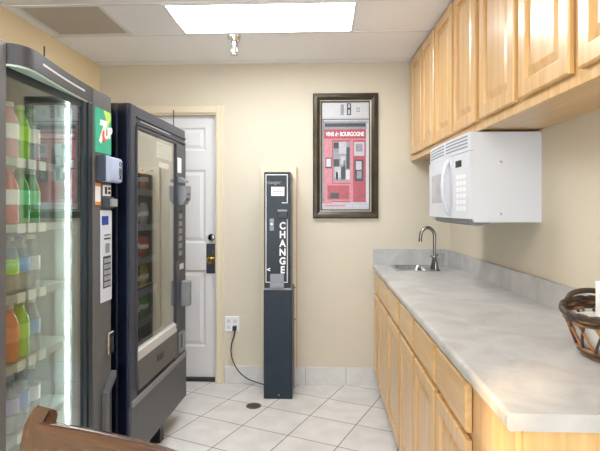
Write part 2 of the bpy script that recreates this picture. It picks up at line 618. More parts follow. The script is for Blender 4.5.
b = MB(); b.lathe([(0.029, 0), (0.029, -0.008), (0.024, -0.016), (0.012, -0.018)], (LX1 - 0.038, FY, 1.112), 24, 'y')
b.lathe([(0.011, -0.018), (0.011, -0.03)], (LX1 - 0.038, FY, 1.112), 12, 'y')
b.build('deadbolt', M['nickel'], door, True)
b = MB(); b.box(LX1 - 0.078, LX1 - 0.002, FY - 0.006, FY, 0.832, 1.064, 0.003, 1)
b.build('latch_plate', M['reader_dark'], door)
b = MB(); b.lathe([(0.026, 0), (0.026, -0.006), (0.012, -0.012), (0.012, -0.035), (0.024, -0.045), (0.027, -0.06), (0.018, -0.068)], (LX1 - 0.036, FY - 0.006, 0.94), 20, 'y')
b.tube([(LX1 - 0.03, FY - 0.02, 0.95), (LX1 - 0.026, FY - 0.03, 0.985), (LX1 - 0.022, FY - 0.022, 1.01)], 0.006, 8)
b.build('door_knob', M['brass'], door, True)

# ------------------------------------------------------------------ ceiling fixtures
def troffer(x0, x1, y0, y1, label, m, group=None):
    t = thing('ceiling_light', label, 'ceiling light', ((x0 + x1) / 2, (y0 + y1) / 2, CEIL))
    hx, hy = (x1 - x0) / 2, (y1 - y0) / 2
    mb = MB()
    f = 0.016
    for (a, bb, c, d) in ((-hx - f, hx + f, -hy - f, -hy), (-hx - f, hx + f, hy, hy + f), (-hx - f, -hx, -hy, hy), (hx, hx + f, -hy, hy)):
        mb.box(a, bb, c, d, -0.008, 0.0)
    mb.build('frame', M['tbar'], t)
    mb = MB()
    n = 12
    for i in range(n):   # gently pillowed lens
        a0, a1 = -hy + 2 * hy * i / n, -hy + 2 * hy * (i + 1) / n
        def zf(a): return -0.002 - 0.008 * math.cos(a / hy * PI / 2)
        v = [mb.bm.verts.new(q) for q in ((-hx, a0, zf(a0)), (hx, a0, zf(a0)), (hx, a1, zf(a1)), (-hx, a1, zf(a1)))]
        mb.face(v)
    mb.build('diffuser', m, t, True)
    return t


troffer(-0.848, 0.176, 2.672, 3.095, 'lit fluorescent ceiling light panel above the change machine', emit_mat('diffuser_lit', (248, 252, 255), VISIBLE_TROFFER))
hid = emit_mat('fill_light_glow', (255, 250, 242), HIDDEN_FILL)  # added unseen panels, hung out of view to brighten the room
for (py, lab) in ((1.25, 'added fill light panel hanging unseen over the wooden chair'), (-1.0, 'added fill light panel hanging unseen nearest the added rear window')):
    t = thing('fill_light', lab, 'fill light', (-0.35, py, CEIL))
    b = MB(); b.box(-0.62, 0.62, -0.11, 0.11, -0.245, -0.225, 0.004, 1); b.build('lens', hid, t)
    b = MB()
    for (a, c, d, e) in ((-0.64, 0.64, -0.13, -0.112), (-0.64, 0.64, 0.112, 0.13), (-0.64, -0.622, -0.112, 0.112), (0.622, 0.64, -0.112, 0.112)):
        b.box(a, c, d, e, -0.25, -0.215)
    b.build('frame', M['tbar'], t)
    for sx in (-0.5, 0.5):
        b = MB(); b.cyl((sx, 0.0, -0.226), (sx, 0, 0.0), 0.004, 8); b.build('hanger', M['steel'], t)

t = thing('ceiling_vent', 'dusty grey square ceiling air vent above the glass-front drink cooler', 'vent', (-1.437, 2.88, CEIL))
b = MB()
hx, hy = 0.218, 0.212
for (a, bb, c, d) in ((-hx - .025, hx + .025, -hy - .025, -hy), (-hx - .025, hx + .025, hy, hy + .025), (-hx - .025, -hx, -hy, hy), (hx, hx + .025, -hy, hy)):
    b.box(a, bb, c, d, -0.005, 0)
b.build('frame', M['tbar'], t)
b = MB()
b.box(-hx, hx, -hy, hy, -0.0012, 0.0)
for i in range(24):
    yy = -hy + 2 * hy * (i + 0.5) / 24
    b.box(-hx, hx, yy - 0.003, yy + 0.003, -0.004, -0.001)
b.build('grille', M['vent'], t)

t = thing('fire_sprinkler', 'small chrome fire sprinkler hanging from the ceiling beside the light panel', 'sprinkler', (-0.56, 3.17, CEIL))
t.scale = (1.3, 1.3, 1.2)
b = MB(); b.lathe([(0.034, 0), (0.034, -0.006), (0.026, -0.03), (0.022, -0.032)], n=24)
b.build('escutcheon', M['chrome'], t, True)
b = MB(); b.lathe([(0.016, -0.032), (0.016, -0.055), (0.009, -0.058), (0.009, -0.066)], n=16)
b.tube([(-0.008, 0, -0.064), (-0.014, 0, -0.08), (-0.003, 0, -0.098)], 0.003, 6)
b.tube([(0.008, 0, -0.064), (0.014, 0, -0.08), (0.003, 0, -0.098)], 0.003, 6)
b.cyl((0, 0, -0.066), (0, 0, -0.098), 0.0025, 8)
b.build('sprinkler_head', M['nickel'], t, True)
b = MB(); b.lathe([(0.006, -0.098), (0.016, -0.100), (0.016, -0.102)], n=16)
b.build('deflector', M['nickel'], t)

# ------------------------------------------------------------------ upper wall cabinets
A_UP = 0.028


def panel_door(w0, w1, z0, z1, y=0.0, t=0.018, fr=0.058):
    mb = MB()
    mb.rings(w0, w1, z0, z1, [(0, y + t), (0, y + 0.005), (0.005, y), (fr - 0.003, y), (fr, y + 0.012), (fr + 0.006, y + 0.013), (fr + 0.036, y + 0.004)])
    return mb


UPP = [('maple wall cabinet in the far corner beside the framed picture', 3.79, 3.022, (3.70, 3.378, 3.345, 3.034)),
       ('maple wall cabinet directly above the white microwave', 3.021, 2.262, (3.000, 2.652, 2.617, 2.276)),
       ('maple wall cabinet next to the one above the microwave, nearer the viewer', 2.261, 1.437, (2.232, 1.862, 1.822, 1.475)),
       ('maple wall cabinet above the wicker basket, cut off at the right edge', 1.436, 0.66, (1.427, 1.070, 1.035, 0.69))]
for lab, yf, yn, ds in UPP:
    t = thing('wall_cabinet', lab, 'cabinet', (0.665 + A_UP * (D - yf), yf, 1.69), -PI / 2 + A_UP, 'maple wall cabinets')
    W = yf - yn
    H = CEIL - 1.69 - 0.004
    dep = 0.294 - 0.012 * (D - yn) / 2.4
    b = MB()
    b.box(0, W, 0.018, dep, 0.006, H)
    b.build('body', M['maple_y'], t)
    b = MB()   # face frame, a lip below the body
    b.box(0, W, 0, 0.0185, 0, 0.055, 0.001, 1)
    b.box(0, W, 0, 0.0185, H - 0.03, H)
    xs = [0] + [yf - d for d in ds] + [W]
    b.box(0, xs[1] + 0.018, 0, 0.018, 0.055, H - 0.03)
    b.box(xs[2] - 0.018, xs[3] + 0.018, 0, 0.018, 0.055, H - 0.03)
    b.box(xs[4] - 0.018, W, 0, 0.018, 0.055, H - 0.03)
    b.build('face_frame', M['maple'], t)
    for k in (0, 1):
        panel_door(xs[1 + 2 * k], xs[2 + 2 * k], 0.038, H - 0.018, -0.021, 0.018).build('door', M['maple'], t)

# ------------------------------------------------------------------ base cabinets
FX = 0.412                    # face frame plane of the base units
BASE = [('base cabinet with one door at the sink end, against the back wall', 3.79, 3.472, [(3.765, 3.492)]),
        ('two-door maple base cabinet under the sink', 3.471, 2.560, [(3.452, 3.036), (3.006, 2.582)]),
        ('two-door maple base cabinet in the middle of the counter run', 2.559, 1.755, [(2.545, 2.183), (2.150, 1.774)]),
        ('maple base cabinet at the open near end of the counter', 1.754, 1.085, [(1.740, 1.385)])]
for lab, yf, yn, ds in BASE:
    t = thing('base_cabinet', lab, 'cabinet', (FX, yf, 0), -PI / 2, 'maple base cabinets')
    W = yf - yn
    b = MB()
    zt_ = 0.70 if yf > 3 else 0.846
    b.box(0, W, 0.018, XR(yf) - FX - 0.004, 0.088, zt_)
    b.build('body', M['maple'], t)
    b = MB(); b.box(0.0, W, 0.07, 0.09, 0, 0.09)
    b.build('toe_kick', M['maple_h'], t)
    b = MB()
    b.box(0, W, 0, 0.018, 0.085, 0.12); b.box(0, W, 0, 0.018, 0.842, 0.876); b.box(0, W, 0, 0.018, 0.695, 0.735)
    xs = [0]
    for d in ds:
        xs += [yf - d[0], yf - d[1]]
    xs.append(W)
    for k in range(0, len(xs), 2):
        b.box(max(0, xs[k] - 0.012), min(W, xs[k + 1] + 0.012), 0, 0.018, 0.12, 0.842)
    b.build('face_frame', M['maple'], t)
    for (a, c) in ds:
        panel_door(yf - a, yf - c, 0.098, 0.704, -0.021, 0.018, 0.052).build('door', M['maple'], t)
        b = MB(); b.rings(yf - a, yf - c, 0.726, 0.862, [(0, -0.003), (0, -0.015), (0.006, -0.021)])
        b.build('drawer_front', M['maple_h'], t)
    if yn < 1.1:   # finished end panel
        b = MB(); b.box(W, W + 0.012, 0.012, XR(yn) - FX - 0.006, 0.088, 0.872)
        b.build('end_panel', M['maple'], t)

# ------------------------------------------------------------------ countertop, sink, faucet
t = thing('countertop', 'long mottled grey laminate countertop with backsplash on the maple base cabinets', 'countertop', (0, 0, 0.914))
CY0 = 1.055
SX0, SX1, SY0, SY1 = 0.502, 0.800, 3.395, 3.735
b = MB()
def ctop(x0f, y0, y1, xr=None):
    xa, xb = (XR(y0) - 0.001, XR(y1) - 0.001) if xr is None else (xr, xr)
    b.prism([(x0f, y0), (xa, y0), (xb, y1), (x0f, y1)], -0.037, 0.0)
E0 = 0.395
ctop(E0, CY0, SY0); ctop(E0, SY1, D - 0.002); ctop(E0, SY0, SY1, SX0 + 0.012); ctop(SX1 - 0.012, SY0, SY1)
# rolled front edge
prof = [(E0, 0.0)] + [(E0 - 0.012 * math.sin(a), 0.0 - 0.012 + 0.012 * math.cos(a)) for a in [i * PI / 10 for i in range(1, 6)]]
prof += [(E0 - 0.012 + 0.012 - 0.012 * math.cos(a), -0.026 - 0.012 * math.sin(a)) for a in [i * PI / 10 for i in range(0, 6)]]
b.prism([(p[0], p[1]) for p in prof], CY0, D - 0.002, 'y')
b.build('worktop', M['laminate'], t, True, auto=50)
b = MB()
b.prism([(XR(CY0) - 0.020, CY0), (XR(CY0) - 0.001, CY0), (XR(D) - 0.001, D - 0.002), (XR(D) - 0.020, D - 0.002)], 0.0, 0.110)
b.box(E0 - 0.011, XR(D) - 0.020, D - 0.020, D - 0.001, 0.0, 0.118)
b.build('backsplash', M['laminate'], t)

t = thing('sink', 'small stainless steel sink set into the far end of the grey countertop', 'sink', ((SX0 + SX1) / 2, (SY0 + SY1) / 2, 0.914))
hx, hy = (SX1 - SX0) / 2, (SY1 - SY0) / 2
b = MB()
def rrect(hx, hy, r, z, n=6, cx=0, cy=0):
    pts = []
    for (sx, sy, a0) in ((1, 1, 0), (-1, 1, PI / 2), (-1, -1, PI), (1, -1, 1.5 * PI)):
        for i in range(n + 1):
            a = a0 + PI / 2 * i / n
            pts.append((cx + sx * (hx - r) + r * math.cos(a), cy + sy * (hy - r) + r * math.sin(a), z))
    return pts
def loft(mb, loops, cap=True):
    R = [[mb.bm.verts.new(p) for p in l] for l in loops]
    for a, c in zip(R, R[1:]):
        n = len(a)
        for i in range(n):
            mb.face([a[i], a[(i + 1) % n], c[(i + 1) % n], c[i]])
    if cap:
        mb.face(R[-1])
loft(b, [rrect(hx, hy, 0.02, 0.0005), rrect(hx, hy, 0.02, 0.004), rrect(hx - 0.008, hy - 0.008, 0.02, 0.006), rrect(hx - 0.05, hy - 0.022, 0.03, 0.004, cx=-0.03)], cap=False)
b.build('rim', M['steel'], t, True)
b = MB()
bc = -0.03
loft(b, [rrect(hx - 0.05, hy - 0.022, 0.03, 0.004, cx=bc), rrect(hx - 0.054, hy - 0.026, 0.03, -0.004, cx=bc), rrect(hx - 0.062, hy - 0.034, 0.04, -0.15, cx=bc), rrect(hx - 0.09, hy - 0.06, 0.03, -0.165, cx=bc)])
b.build('basin', M['steel'], t, True)
b = MB(); b.lathe([(0.03, -0.164), (0.03, -0.161), (0.02, -0.162)], (bc, 0, 0), 20)
b.build('drain', M['nickel'], t, True)

t = thing('faucet', 'brushed nickel gooseneck faucet with bell base standing beside the sink', 'faucet', (0.772, 3.47, 0.919))
b = MB(); loft(b, [rrect(0.024, 0.075, 0.022, 0.0), rrect(0.024, 0.075, 0.022, 0.006), rrect(0.020, 0.071, 0.020, 0.010)])
b.build('base_plate', M['nickel'], t, True)
b = MB(); b.lathe([(0.030, 0.008), (0.029, 0.02), (0.021, 0.05), (0.015, 0.075), (0.016, 0.085), (0.012, 0.09), (0.010, 0.10)], n=20)
b.build('spout_base', M['nickel'], t, True)
b = MB()
pts = [(0, 0, 0.09), (0, 0, 0.15), (0, 0, 0.225)]
for i in range(1, 13):
    a = PI * i / 12
    pts.append((-0.047 + 0.047 * math.cos(a), 0, 0.228 + 0.058 * math.sin(a)))
pts.append((-0.096, 0, 0.205))
b.tube(pts, 0.0115, 12)
b.lathe([(0.0095, 0.03), (0.013, 0.02), (0.013, 0.0)], (-0.0965, 0, 0.188), 14)
b.build('spout', M['nickel'], t, True)
for sy in (-1, 1):
    b = MB(); b.lathe([(0.020, 0.008), (0.019, 0.02), (0.012, 0.05), (0.013, 0.062), (0.006, 0.07)], (0.004 * sy, sy * 0.052, 0), 16)
    b.tube([(0.004 * sy, sy * 0.052, 0.066), (0.016 * sy, sy * 0.056, 0.080), (0.036 * sy, sy * 0.060, 0.098)], [0.005, 0.005, 0.0075], 8)
    b.build('tap_handle', M['nickel'], t, True)

t = thing('drinking_cup', 'small clear plastic cup in the corner behind the faucet', 'cup', (0.868, 3.70, 0.9145))
b = MB(); b.lathe([(0.0, 0.001), (0.020, 0.001), (0.026, 0.095), (0.0275, 0.097), (0.0255, 0.095), (0.0195, 0.004), (0.0, 0.004)], n=24, caps=False)
b.build('cup_wall', M['cup_clear'], t, True)

# ------------------------------------------------------------------ microwave
MW_A = 0.024
t = thing('microwave', 'white over-counter microwave hung under the maple wall cabinets', 'microwave', (0.645, 3.055, 1.268), -PI / 2 + MW_A)
MWW, MWH, MWD = 0.757, 0.419, 0.345
b = MB(); b.box(0.004, MWW, 0.022, MWD - 0.012, 0.006, MWH, 0.003, 1)
b.build('body', M['micro_white'], t)
b = MB()
# bowed front strip with vent louvres
def bow(x): return 0.010 - 0.014 * (1 - (2 * x / MWW - 1) ** 2)
def bowed(mb, x0, x1, z0, z1, back=0.024, off=0.0, n=10, bev=0.006):
    top = []
    for i in range(n + 1):
        x = x0 + (x1 - x0) * i / n
        top.append((x, bow(x) + off))
    poly = top + [(x1, back), (x0, back)]
    mb.prism(poly, z0, z1)
bowed(b, 0, MWW, 0.335, MWH)
b.build('vent_strip', M['micro_white'], t, True)
b = MB()
for (xa, xb) in ((0.03, 0.36), (0.40, 0.72)):
    for k in range(4):
        bowed(b, xa, xb, 0.352 + k * 0.016, 0.359 + k * 0.016, off=-0.0012)
b.build('vent_louvre', M['micro_slot'], t, True)
b = MB(); bowed(b, 0, 0.535, 0.022, 0.331, off=-0.006)
dr = b.build('door', M['micro_white'], t, True)
b = MB(); bowed(b, 0.07, 0.43, 0.075, 0.285, off=-0.0072)
b.build('window_frame', M['micro_white'], dr, True)
b = MB(); bowed(b, 0.095, 0.40, 0.100, 0.255, off=-0.0085)
b.build('window', M['micro_window'], dr, True)
b = MB()
b.tube([(0.47, bow(.47) - 0.004, 0.045), (0.478, bow(.47) - 0.022, 0.07), (0.49, bow(.47) - 0.040, 0.125), (0.494, bow(.47) - 0.044, 0.18), (0.49, bow(.47) - 0.040, 0.235), (0.478, bow(.47) - 0.022, 0.29), (0.47, bow(.47) - 0.004, 0.315)], 0.011, 10)
b.build('handle', M['micro_white'], dr, True)
b = MB(); bowed(b, 0.540, MWW, 0.022, 0.331, off=-0.004)
cp = b.build('control_panel', M['micro_white'], t, True)
b = MB(); bowed(b, 0.575, 0.655, 0.268, 0.300, off=-0.0055)
b.build('display', M['black_plastic'], cp, True)
b = MB()
for i in range(3):
    for j in range(6):
        xx, z_ = 0.585 + i * 0.045, 0.06 + j * 0.03
        bowed(b, xx, xx + 0.034, z_, z_ + 0.02, off=-0.0048, n=2)
b.build('button_field', M['white'], cp)
b = MB()
b.prism([(0.004, 0.022), (0.010, 0.000), (0.045, -0.010), (0.09, -0.006), (0.11, 0.006), (0.11, 0.022)], 0.14, MWW - 0.012, 'x')
b.build('bottom_vent', M['micro_grey'], t)
b = MB(); b.box(0.0, MWW - 0.006, MWD - 0.014, MWD + 0.0, 0.0, MWH - 0.01)
b.build('mounting_plate', M['black_plastic'], t)
for (y_, z_) in ((0.145, 0.28), (0.145, 0.045)):
    b = MB(); b.lathe([(0.006, 0), (0.006, 0.002), (0.003, 0.003)], (MWW, y_, z_), 12, 'x')
    b.build('screw', M['steel'], t)

# ------------------------------------------------------------------ glass-front drink cooler (left, nearest)
M1X, M1Y = -0.936, 1.285
m1 = thing('drink_vending_machine', 'grey glass-front bottled drink vending machine against the left wall, nearest the viewer', 'vending machine', (M1X, M1Y, 0), PI / 2)
W1, D1, H1 = 0.885, 0.775, 1.83
b = MB()
b.box(0, W1, 0.05, D1, 1.762, H1 - 0.003); b.box(0, W1, D1 - 0.03, D1, 0.06, 1.77); b.box(0, 0.035, 0.05, D1, 0.06, 1.77)
b.box(0.715, W1, 0.05, D1, 0.06, 1.77); b.box(0, W1, 0.05, D1, 0.06, 0.28)
b.build('cabinet', M['m1_grey'], m1)
for (x_, y_) in ((0.05, 0.1), (W1 - 0.05, 0.1), (0.05, D1 - 0.1), (W1 - 0.05, D1 - 0.1)):
    b = MB(); b.box(x_ - 0.025, x_ + 0.025, y_ - 0.025, y_ + 0.025, 0, 0.06)
    b.build('foot', M['rubber'], m1)
# liner
b = MB(); b.box(0.035, 0.715, D1 - 0.06, D1 - 0.03, 0.28, 1.762)
b.build('back_liner', M['m1_back'], m1)
b = MB(); b.box(0.700, 0.715, 0.05, D1 - 0.06, 0.28, 1.762); b.box(0.035, 0.05, 0.05, D1 - 0.06, 0.28, 1.762)
b.box(0.685, 0.70, 0.055, 0.14, 0.28, 1.76)
b.build('side_liner', M['m1_liner'], m1)
# door frame
GX0, GX1 = 0.155, 0.640
b = MB()
b.box(0, GX0, -0.004, 0.048, 0.07, 1.83, 0.004, 1)
b.build('left_stile', M['m1_column'], m1)
b = MB()
b.box(GX1, 0.668, 0.0, 0.048, 0.07, 1.765, 0.002, 1); b.box(0.672, 0.688, -0.006, 0.048, 0.07, 1.765, 0.003, 1)
b.box(0.692, 0.712, -0.002, 0.048, 0.07, 1.765, 0.003, 1)
b.box(0.668, 0.692, 0.012, 0.045, 0.07, 1.765)
b.box(GX0, GX1, 0.0, 0.048, 0.07, 0.29, 0.002, 1); b.box(GX0, GX1, 0.006, 0.048, 1.735, 1.765)
b.build('door_frame', M['m1_dark'], m1)
b = MB(); b.box(GX0, GX1, 0.007, 0.012, 0.289, 1.736)
b.build('glass_pane', M['glass1'], m1)
# bowed header visor
prof = [(0.157, 0.000), (0.163, -0.016), (0.175, -0.030), (0.20, -0.042), (0.235, -0.046), (0.28, -0.042), (0.34, -0.034), (0.41, -0.025), (0.48, -0.017), (0.56, -0.010), (0.64, -0.005), (0.712, -0.002)]
b = MB()
b.prism(prof + [(0.712, 0.05), (0.157, 0.05)], 1.768, 1.83)
hdr = b.build('header_visor', M['m1_grey'], m1, True, auto=60)
b = MB(); b.prism([(p[0], p[1] + 0.003) for p in prof] + [(0.712, 0.004), (0.157, 0.004)], 1.762, 1.768)
b.build('visor_underside', M['m1_mint'], hdr)
b = MB()
s_ = [p for p in prof if 0.25 < p[0] < 0.66]
b.prism([(p[0], p[1] - 0.0012) for p in s_] + [(p[0], p[1] + 0.002) for p in s_[::-1]], 1.797, 1.804)
b.build('silver_stripe', M['stripe_white'], hdr)
# light tube behind the right edge of the glass
b = MB(); b.cyl((0.640, 0.062, 0.30), (0.640, 0.062, 1.735), 0.0045, 12)
b.build('tube_light', M['tube'], m1, True)
# control column
b = MB(); b.box(0.714, W1, -0.006, 0.05, 0.07, 1.83, 0.004, 1)
col = b.build('control_column', M['m1_column'], m1)
# sign
SGX0, SGX1, SGZ0, SGZ1 = 0.724, 0.876, 1.572, 1.756
b = MB(); b.box(SGX0, SGX1, -0.0095, -0.006, SGZ0, SGZ1)
sg = b.build('brand_sign', M['green_sign'], m1)
b = MB()
cxs = (SGX0 + SGX1) / 2
b.prism([(cxs + 0.000, SGZ1 - 0.001), (SGX1 - 0.012, SGZ1 - 0.001), (SGX1 - 0.006, SGZ1 - 0.03), (cxs + 0.036, SGZ1 - 0.075), (cxs + 0.02, SGZ1 - 0.085), (cxs + 0.03, SGZ1 - 0.045)], -0.0100, -0.0094, 'y')
b.build('lime_swirl', M['lime'], sg)
words('numeral', '7', 0.125, M['white'], sg, cxs - 0.022, -0.0105, SGZ0 + 0.085, 0.05, bold=0.006, shear=0.25)
b = MB(); b.lathe([(0.026, 0), (0.026, -0.0012)], (cxs + 0.008, -0.0105, SGZ0 + 0.075), 24, 'y')
b.build('red_dot', M['red_dot'], sg)
words('lettering', 'UP', 0.062, M['white'], sg, cxs + 0.036, -0.0122, SGZ0 + 0.088, 0.15, bold=0.003, shear=0.2)
# card reader
b = MB(); b.box(0.739, 0.755, -0.040, -0.006, 1.450, 1.560, 0.003, 1)
rd = b.build('card_reader', M['reader_dark'], m1)
b = MB(); b.box(0.756, 0.790, -0.044, -0.006, 1.450, 1.560, 0.003, 1); b.box(0.792, 0.924, -0.044, -0.010, 1.450, 1.560, 0.014, 3)
b.build('reader_face', M['reader_blue'], rd, True)
words('reader_lettering', 'MSSI.O', 0.036, M['ink'], rd, 0.893, -0.0448, 1.505, PI / 2, sx=0.72, bold=0.0008)
b = MB(); b.box(0.728, 0.776, -0.0072, -0.006, 1.352, 1.444)
stk = b.build('sticker', M['white'], m1)
for z0_ in (1.352, 1.430):
    b = MB(); b.box(0.728, 0.776, -0.0076, -0.006, z0_, z0_ + 0.014); b.build('orange_band', M['orange'], stk)
b = MB(); b.box(0.80, 0.868, -0.012, -0.006, 1.392, 1.438)
pic = b.build('instruction_plate', M['white'], m1)
b = MB(); b.box(0.806, 0.828, -0.013, -0.011, 1.400, 1.430); b.box(0.838, 0.862, -0.013, -0.011, 1.400, 1.412); b.box(0.838, 0.862, -0.013, -0.011, 1.418, 1.430)
b.build('pictogram', M['ink'], pic)
b = MB(); b.box(0.790, 0.884, -0.022, -0.006, 1.338, 1.388, 0.004, 1)
bs = b.build('bill_acceptor', M['reader_dark'], m1)
b = MB(); b.box(0.835, 0.892, -0.032, -0.021, 1.346, 1.380, 0.002, 1)
b.build('bill_slot_lip', M['grey_ink'], bs)
b = MB(); b.box(0.772, 0.878, -0.012, -0.006, 0.940, 1.330, 0.002, 1)
kp = b.build('keypad_plate', M['keypad_white'], m1)
b = MB(); b.box(0.776, 0.84, -0.0135, -0.011, 1.268, 1.306)
b.build('display', M['lcd_blue'], kp)
b = MB(); b.box(0.80, 0.86, -0.0135, -0.011, 1.205, 1.212); b.box(0.80, 0.86, -0.0135, -0.011, 1.222, 1.226)
b.build('printed_line', M['ink'], kp)
b = MB(); b.box(0.812, 0.850, -0.014, -0.011, 1.148, 1.188); b.build('coin_slot', M['m2_silver'], kp)
for j in range(5):
    for i in range(2):
        b = MB(); b.box(0.796 + i * 0.036, 0.826 + i * 0.036, -0.016, -0.011, 1.005 + j * 0.025, 1.024 + j * 0.025, 0.001, 1)
        b.build('key', M['grey_ink'], kp)
b = MB(); b.box(0.788, 0.866, -0.0125, -0.0118, 0.998, 1.134); b.build('key_bezel', M['ink'], kp)
b = MB(); b.box(0.83, 0.884, -0.020, -0.006, 0.705, 0.80, 0.004, 1)
cr = b.build('coin_return', M['chrome'], m1)
b = MB(); b.box(0.84, 0.874, -0.022, -0.018, 0.73, 0.775); b.build('return_opening', M['black_plastic'], cr)
b = MB(); b.box(0.785, 0.815, -0.03, -0.006, 0.10, 0.56, 0.004, 1)
b.prism([(0.80, 0.56), (0.885, 0.625), (0.885, 0.60), (0.815, 0.545)], -0.03, -0.006, 'y')
b.build('delivery_guard', M['m1_column'], m1)
b = MB(); b.box(0.815, 0.885, -0.0075, -0.006, 0.10, 0.58); b.build('delivery_recess', M['m2_black'], m1)
b = MB(); b.cyl((0.362, 0.0, H1 - 0.003), (0.362, 0.0, H1 + 0.055), 0.0025, 8); b.lathe([(0.008, 0), (0.005, 0.006)], (0.362, 0.0, H1 - 0.001), 12)
b.build('antenna', M['black_plastic'], m1)
# shelves
SHELF = [1.500, 1.282, 1.052, 0.826, 0.590]
for z in SHELF:
    b = MB(); b.box(0.05, 0.685, 0.07, D1 - 0.07, z - 0.012, z - 0.001)
    sh = b.build('shelf', M['m1_liner'], m1)
    b = MB(); b.box(0.05, 0.685, 0.064, 0.07, z - 0.022, z + 0.004); b.build('price_rail', M['m1_liner'], sh)
    for xt in (0.334, 0.396, 0.460):
        b = MB(); b.box(xt - 0.022, xt + 0.022, 0.061, 0.064, z - 0.026, z + 0.006); b.build('price_tag', M['paper'], sh)

# bottles on the shelves
def bottle(label, x, z, body, labmat, capmat, hgt=0.192, r=0.030, depth=0.105):
    wx, wy = M1X - depth, M1Y + x
    t = thing('drink_bottle', label, 'bottle', (wx, wy, z), 0, 'bottled drinks in the cooler')
    mb = MB()
    mb.lathe([(0.022, 0.0), (r, 0.008), (r, 0.045), (r - 0.003, 0.055), (r, 0.065), (r, hgt * 0.62), (r * 0.9, hgt * 0.72), (r * 0.55, hgt * 0.84), (0.0125, hgt * 0.91), (0.0125, hgt * 0.93)], n=20)
    mb.build('bottle_body', body, t, True)
    mb = MB(); mb.lathe([(r + 0.0006, hgt * 0.36), (r + 0.0006, hgt * 0.62)], n=20, caps=False)
    mb.build('wrap_label', labmat, t, True)
    mb = MB(); mb.lathe([(0.0145, hgt * 0.925), (0.0145, hgt), (0.012, hgt + 0.001)], n=16)
    mb.build('cap', capmat, t, True)


P = {k: mat('label_' + k, c, 0.4, var=0.1, scale=40) for k, c in dict(white=(232, 232, 236), lime=(180, 236, 70), mint=(120, 224, 160), red=(214, 70, 66), blue=(128, 170, 232), green=(46, 168, 84), pale=(206, 214, 216), orange=(240, 130, 84), violet=(150, 140, 200)).items()}
XS = (0.334, 0.396, 0.460)
ROWB = [
    (('pink-tinted bottle with a white label', 'b_pink', 'white', 'white'), ('lime bottle with a bright lime label', 'b_lime', 'lime', 'lime'), ('clear bottle with a white and pale label', 'b_clear', 'white', 'mint')),
    (('red bottle with a white label', 'b_red', 'white', 'red'), ('green bottle with a mint label', 'b_green', 'mint', 'green'), ('green bottle with a pale mint label', 'b_green', 'mint', 'white')),
    (('clear bottle with a lime label', 'b_clear', 'lime', 'violet'), ('clear water bottle with a blue label', 'b_clear', 'blue', 'violet'), ('clear water bottle with a pale label', 'b_clear', 'pale', 'white')),
    (('orange drink bottle', 'b_orange', 'orange', 'white'), ('lime green soda bottle', 'b_lime', 'lime', 'green'), ('clear bottle with a blue label', 'b_clear', 'blue', 'white')),
    (('clear bottle with a violet label', 'b_clear', 'violet', 'blue'), ('clear bottle with a blue label', 'b_clear', 'blue', 'violet'), ('clear bottle with a white label', 'b_clear', 'white', 'white'))]
ROWN = ('top', 'second', 'third', 'fourth', 'lowest')
POSN = ('left', 'middle', 'right')
for r, row in enumerate(ROWB):
    for k, (lb, bm_, lm, cm) in enumerate(row):
        bottle('%s, %s of three on the cooler\'s %s shelf' % (lb, POSN[k], ROWN[r]), XS[k], SHELF[r], M[bm_], P[lm], P[cm])

# ------------------------------------------------------------------ snack machine
M2A = math.atan2(0.023, 0.85)
m2 = thing('snack_vending_machine', 'navy-sided snack vending machine beside the white door, behind the drink cooler', 'vending machine', (-0.890, 2.29, 0), PI / 2 - M2A)
W2, D2, H2 = 0.858, 0.80, 1.83
Z0 = 0.148
b = MB()
b.box(0, 0.03, 0.10, D2, Z0, H2 - 0.004, 0.003, 1); b.box(W2 - 0.03, W2, 0.10, D2, Z0, H2 - 0.004)
b.box(0, W2, D2 - 0.03, D2, Z0, H2 - 0.004); b.box(0, W2, 0.10, D2, H2 - 0.04, H2 - 0.004); b.box(0, W2, 0.10, D2, Z0, 0.55)
b.build('cabinet', M['m2_navy'], m2)
b = MB(); b.box(0.0, 0.012, 0.012, 0.095, Z0, H2); b.box(0.0, 0.004, 0.0945, 0.0965, Z0, H2)
b.build('door_edge', M['m2_navy'], m2)
b = MB(); b.box(-0.003, 0.002, 0.062, 0.070, Z0, H2 - 0.002); b.box(-0.003, 0.002, 0.010, 0.018, Z0, H2 - 0.002)
b.build('edge_trim', M['m2_edge'], m2)
for (x_, y_) in ((0.06, 0.13), (W2 - 0.31, 0.075), (0.06, D2 - 0.1), (W2 - 0.06, D2 - 0.1)):
    b = MB(); b.box(x_ - 0.03, x_ + 0.03, y_ - 0.03, y_ + 0.03, 0, Z0)
    b.build('leg', M['m2_black'], m2)
b = MB(); b.box(0.03, W2 - 0.03, D2 - 0.05, D2 - 0.03, 0.55, H2 - 0.04); b.box(0.03, 0.04, 0.1, D2 - 0.03, 0.55, H2 - 0.04); b.box(0.70, 0.71, 0.1, D2 - 0.03, 0.55, H2 - 0.04)
b.build('inner_liner', M['m2_inner'], m2)
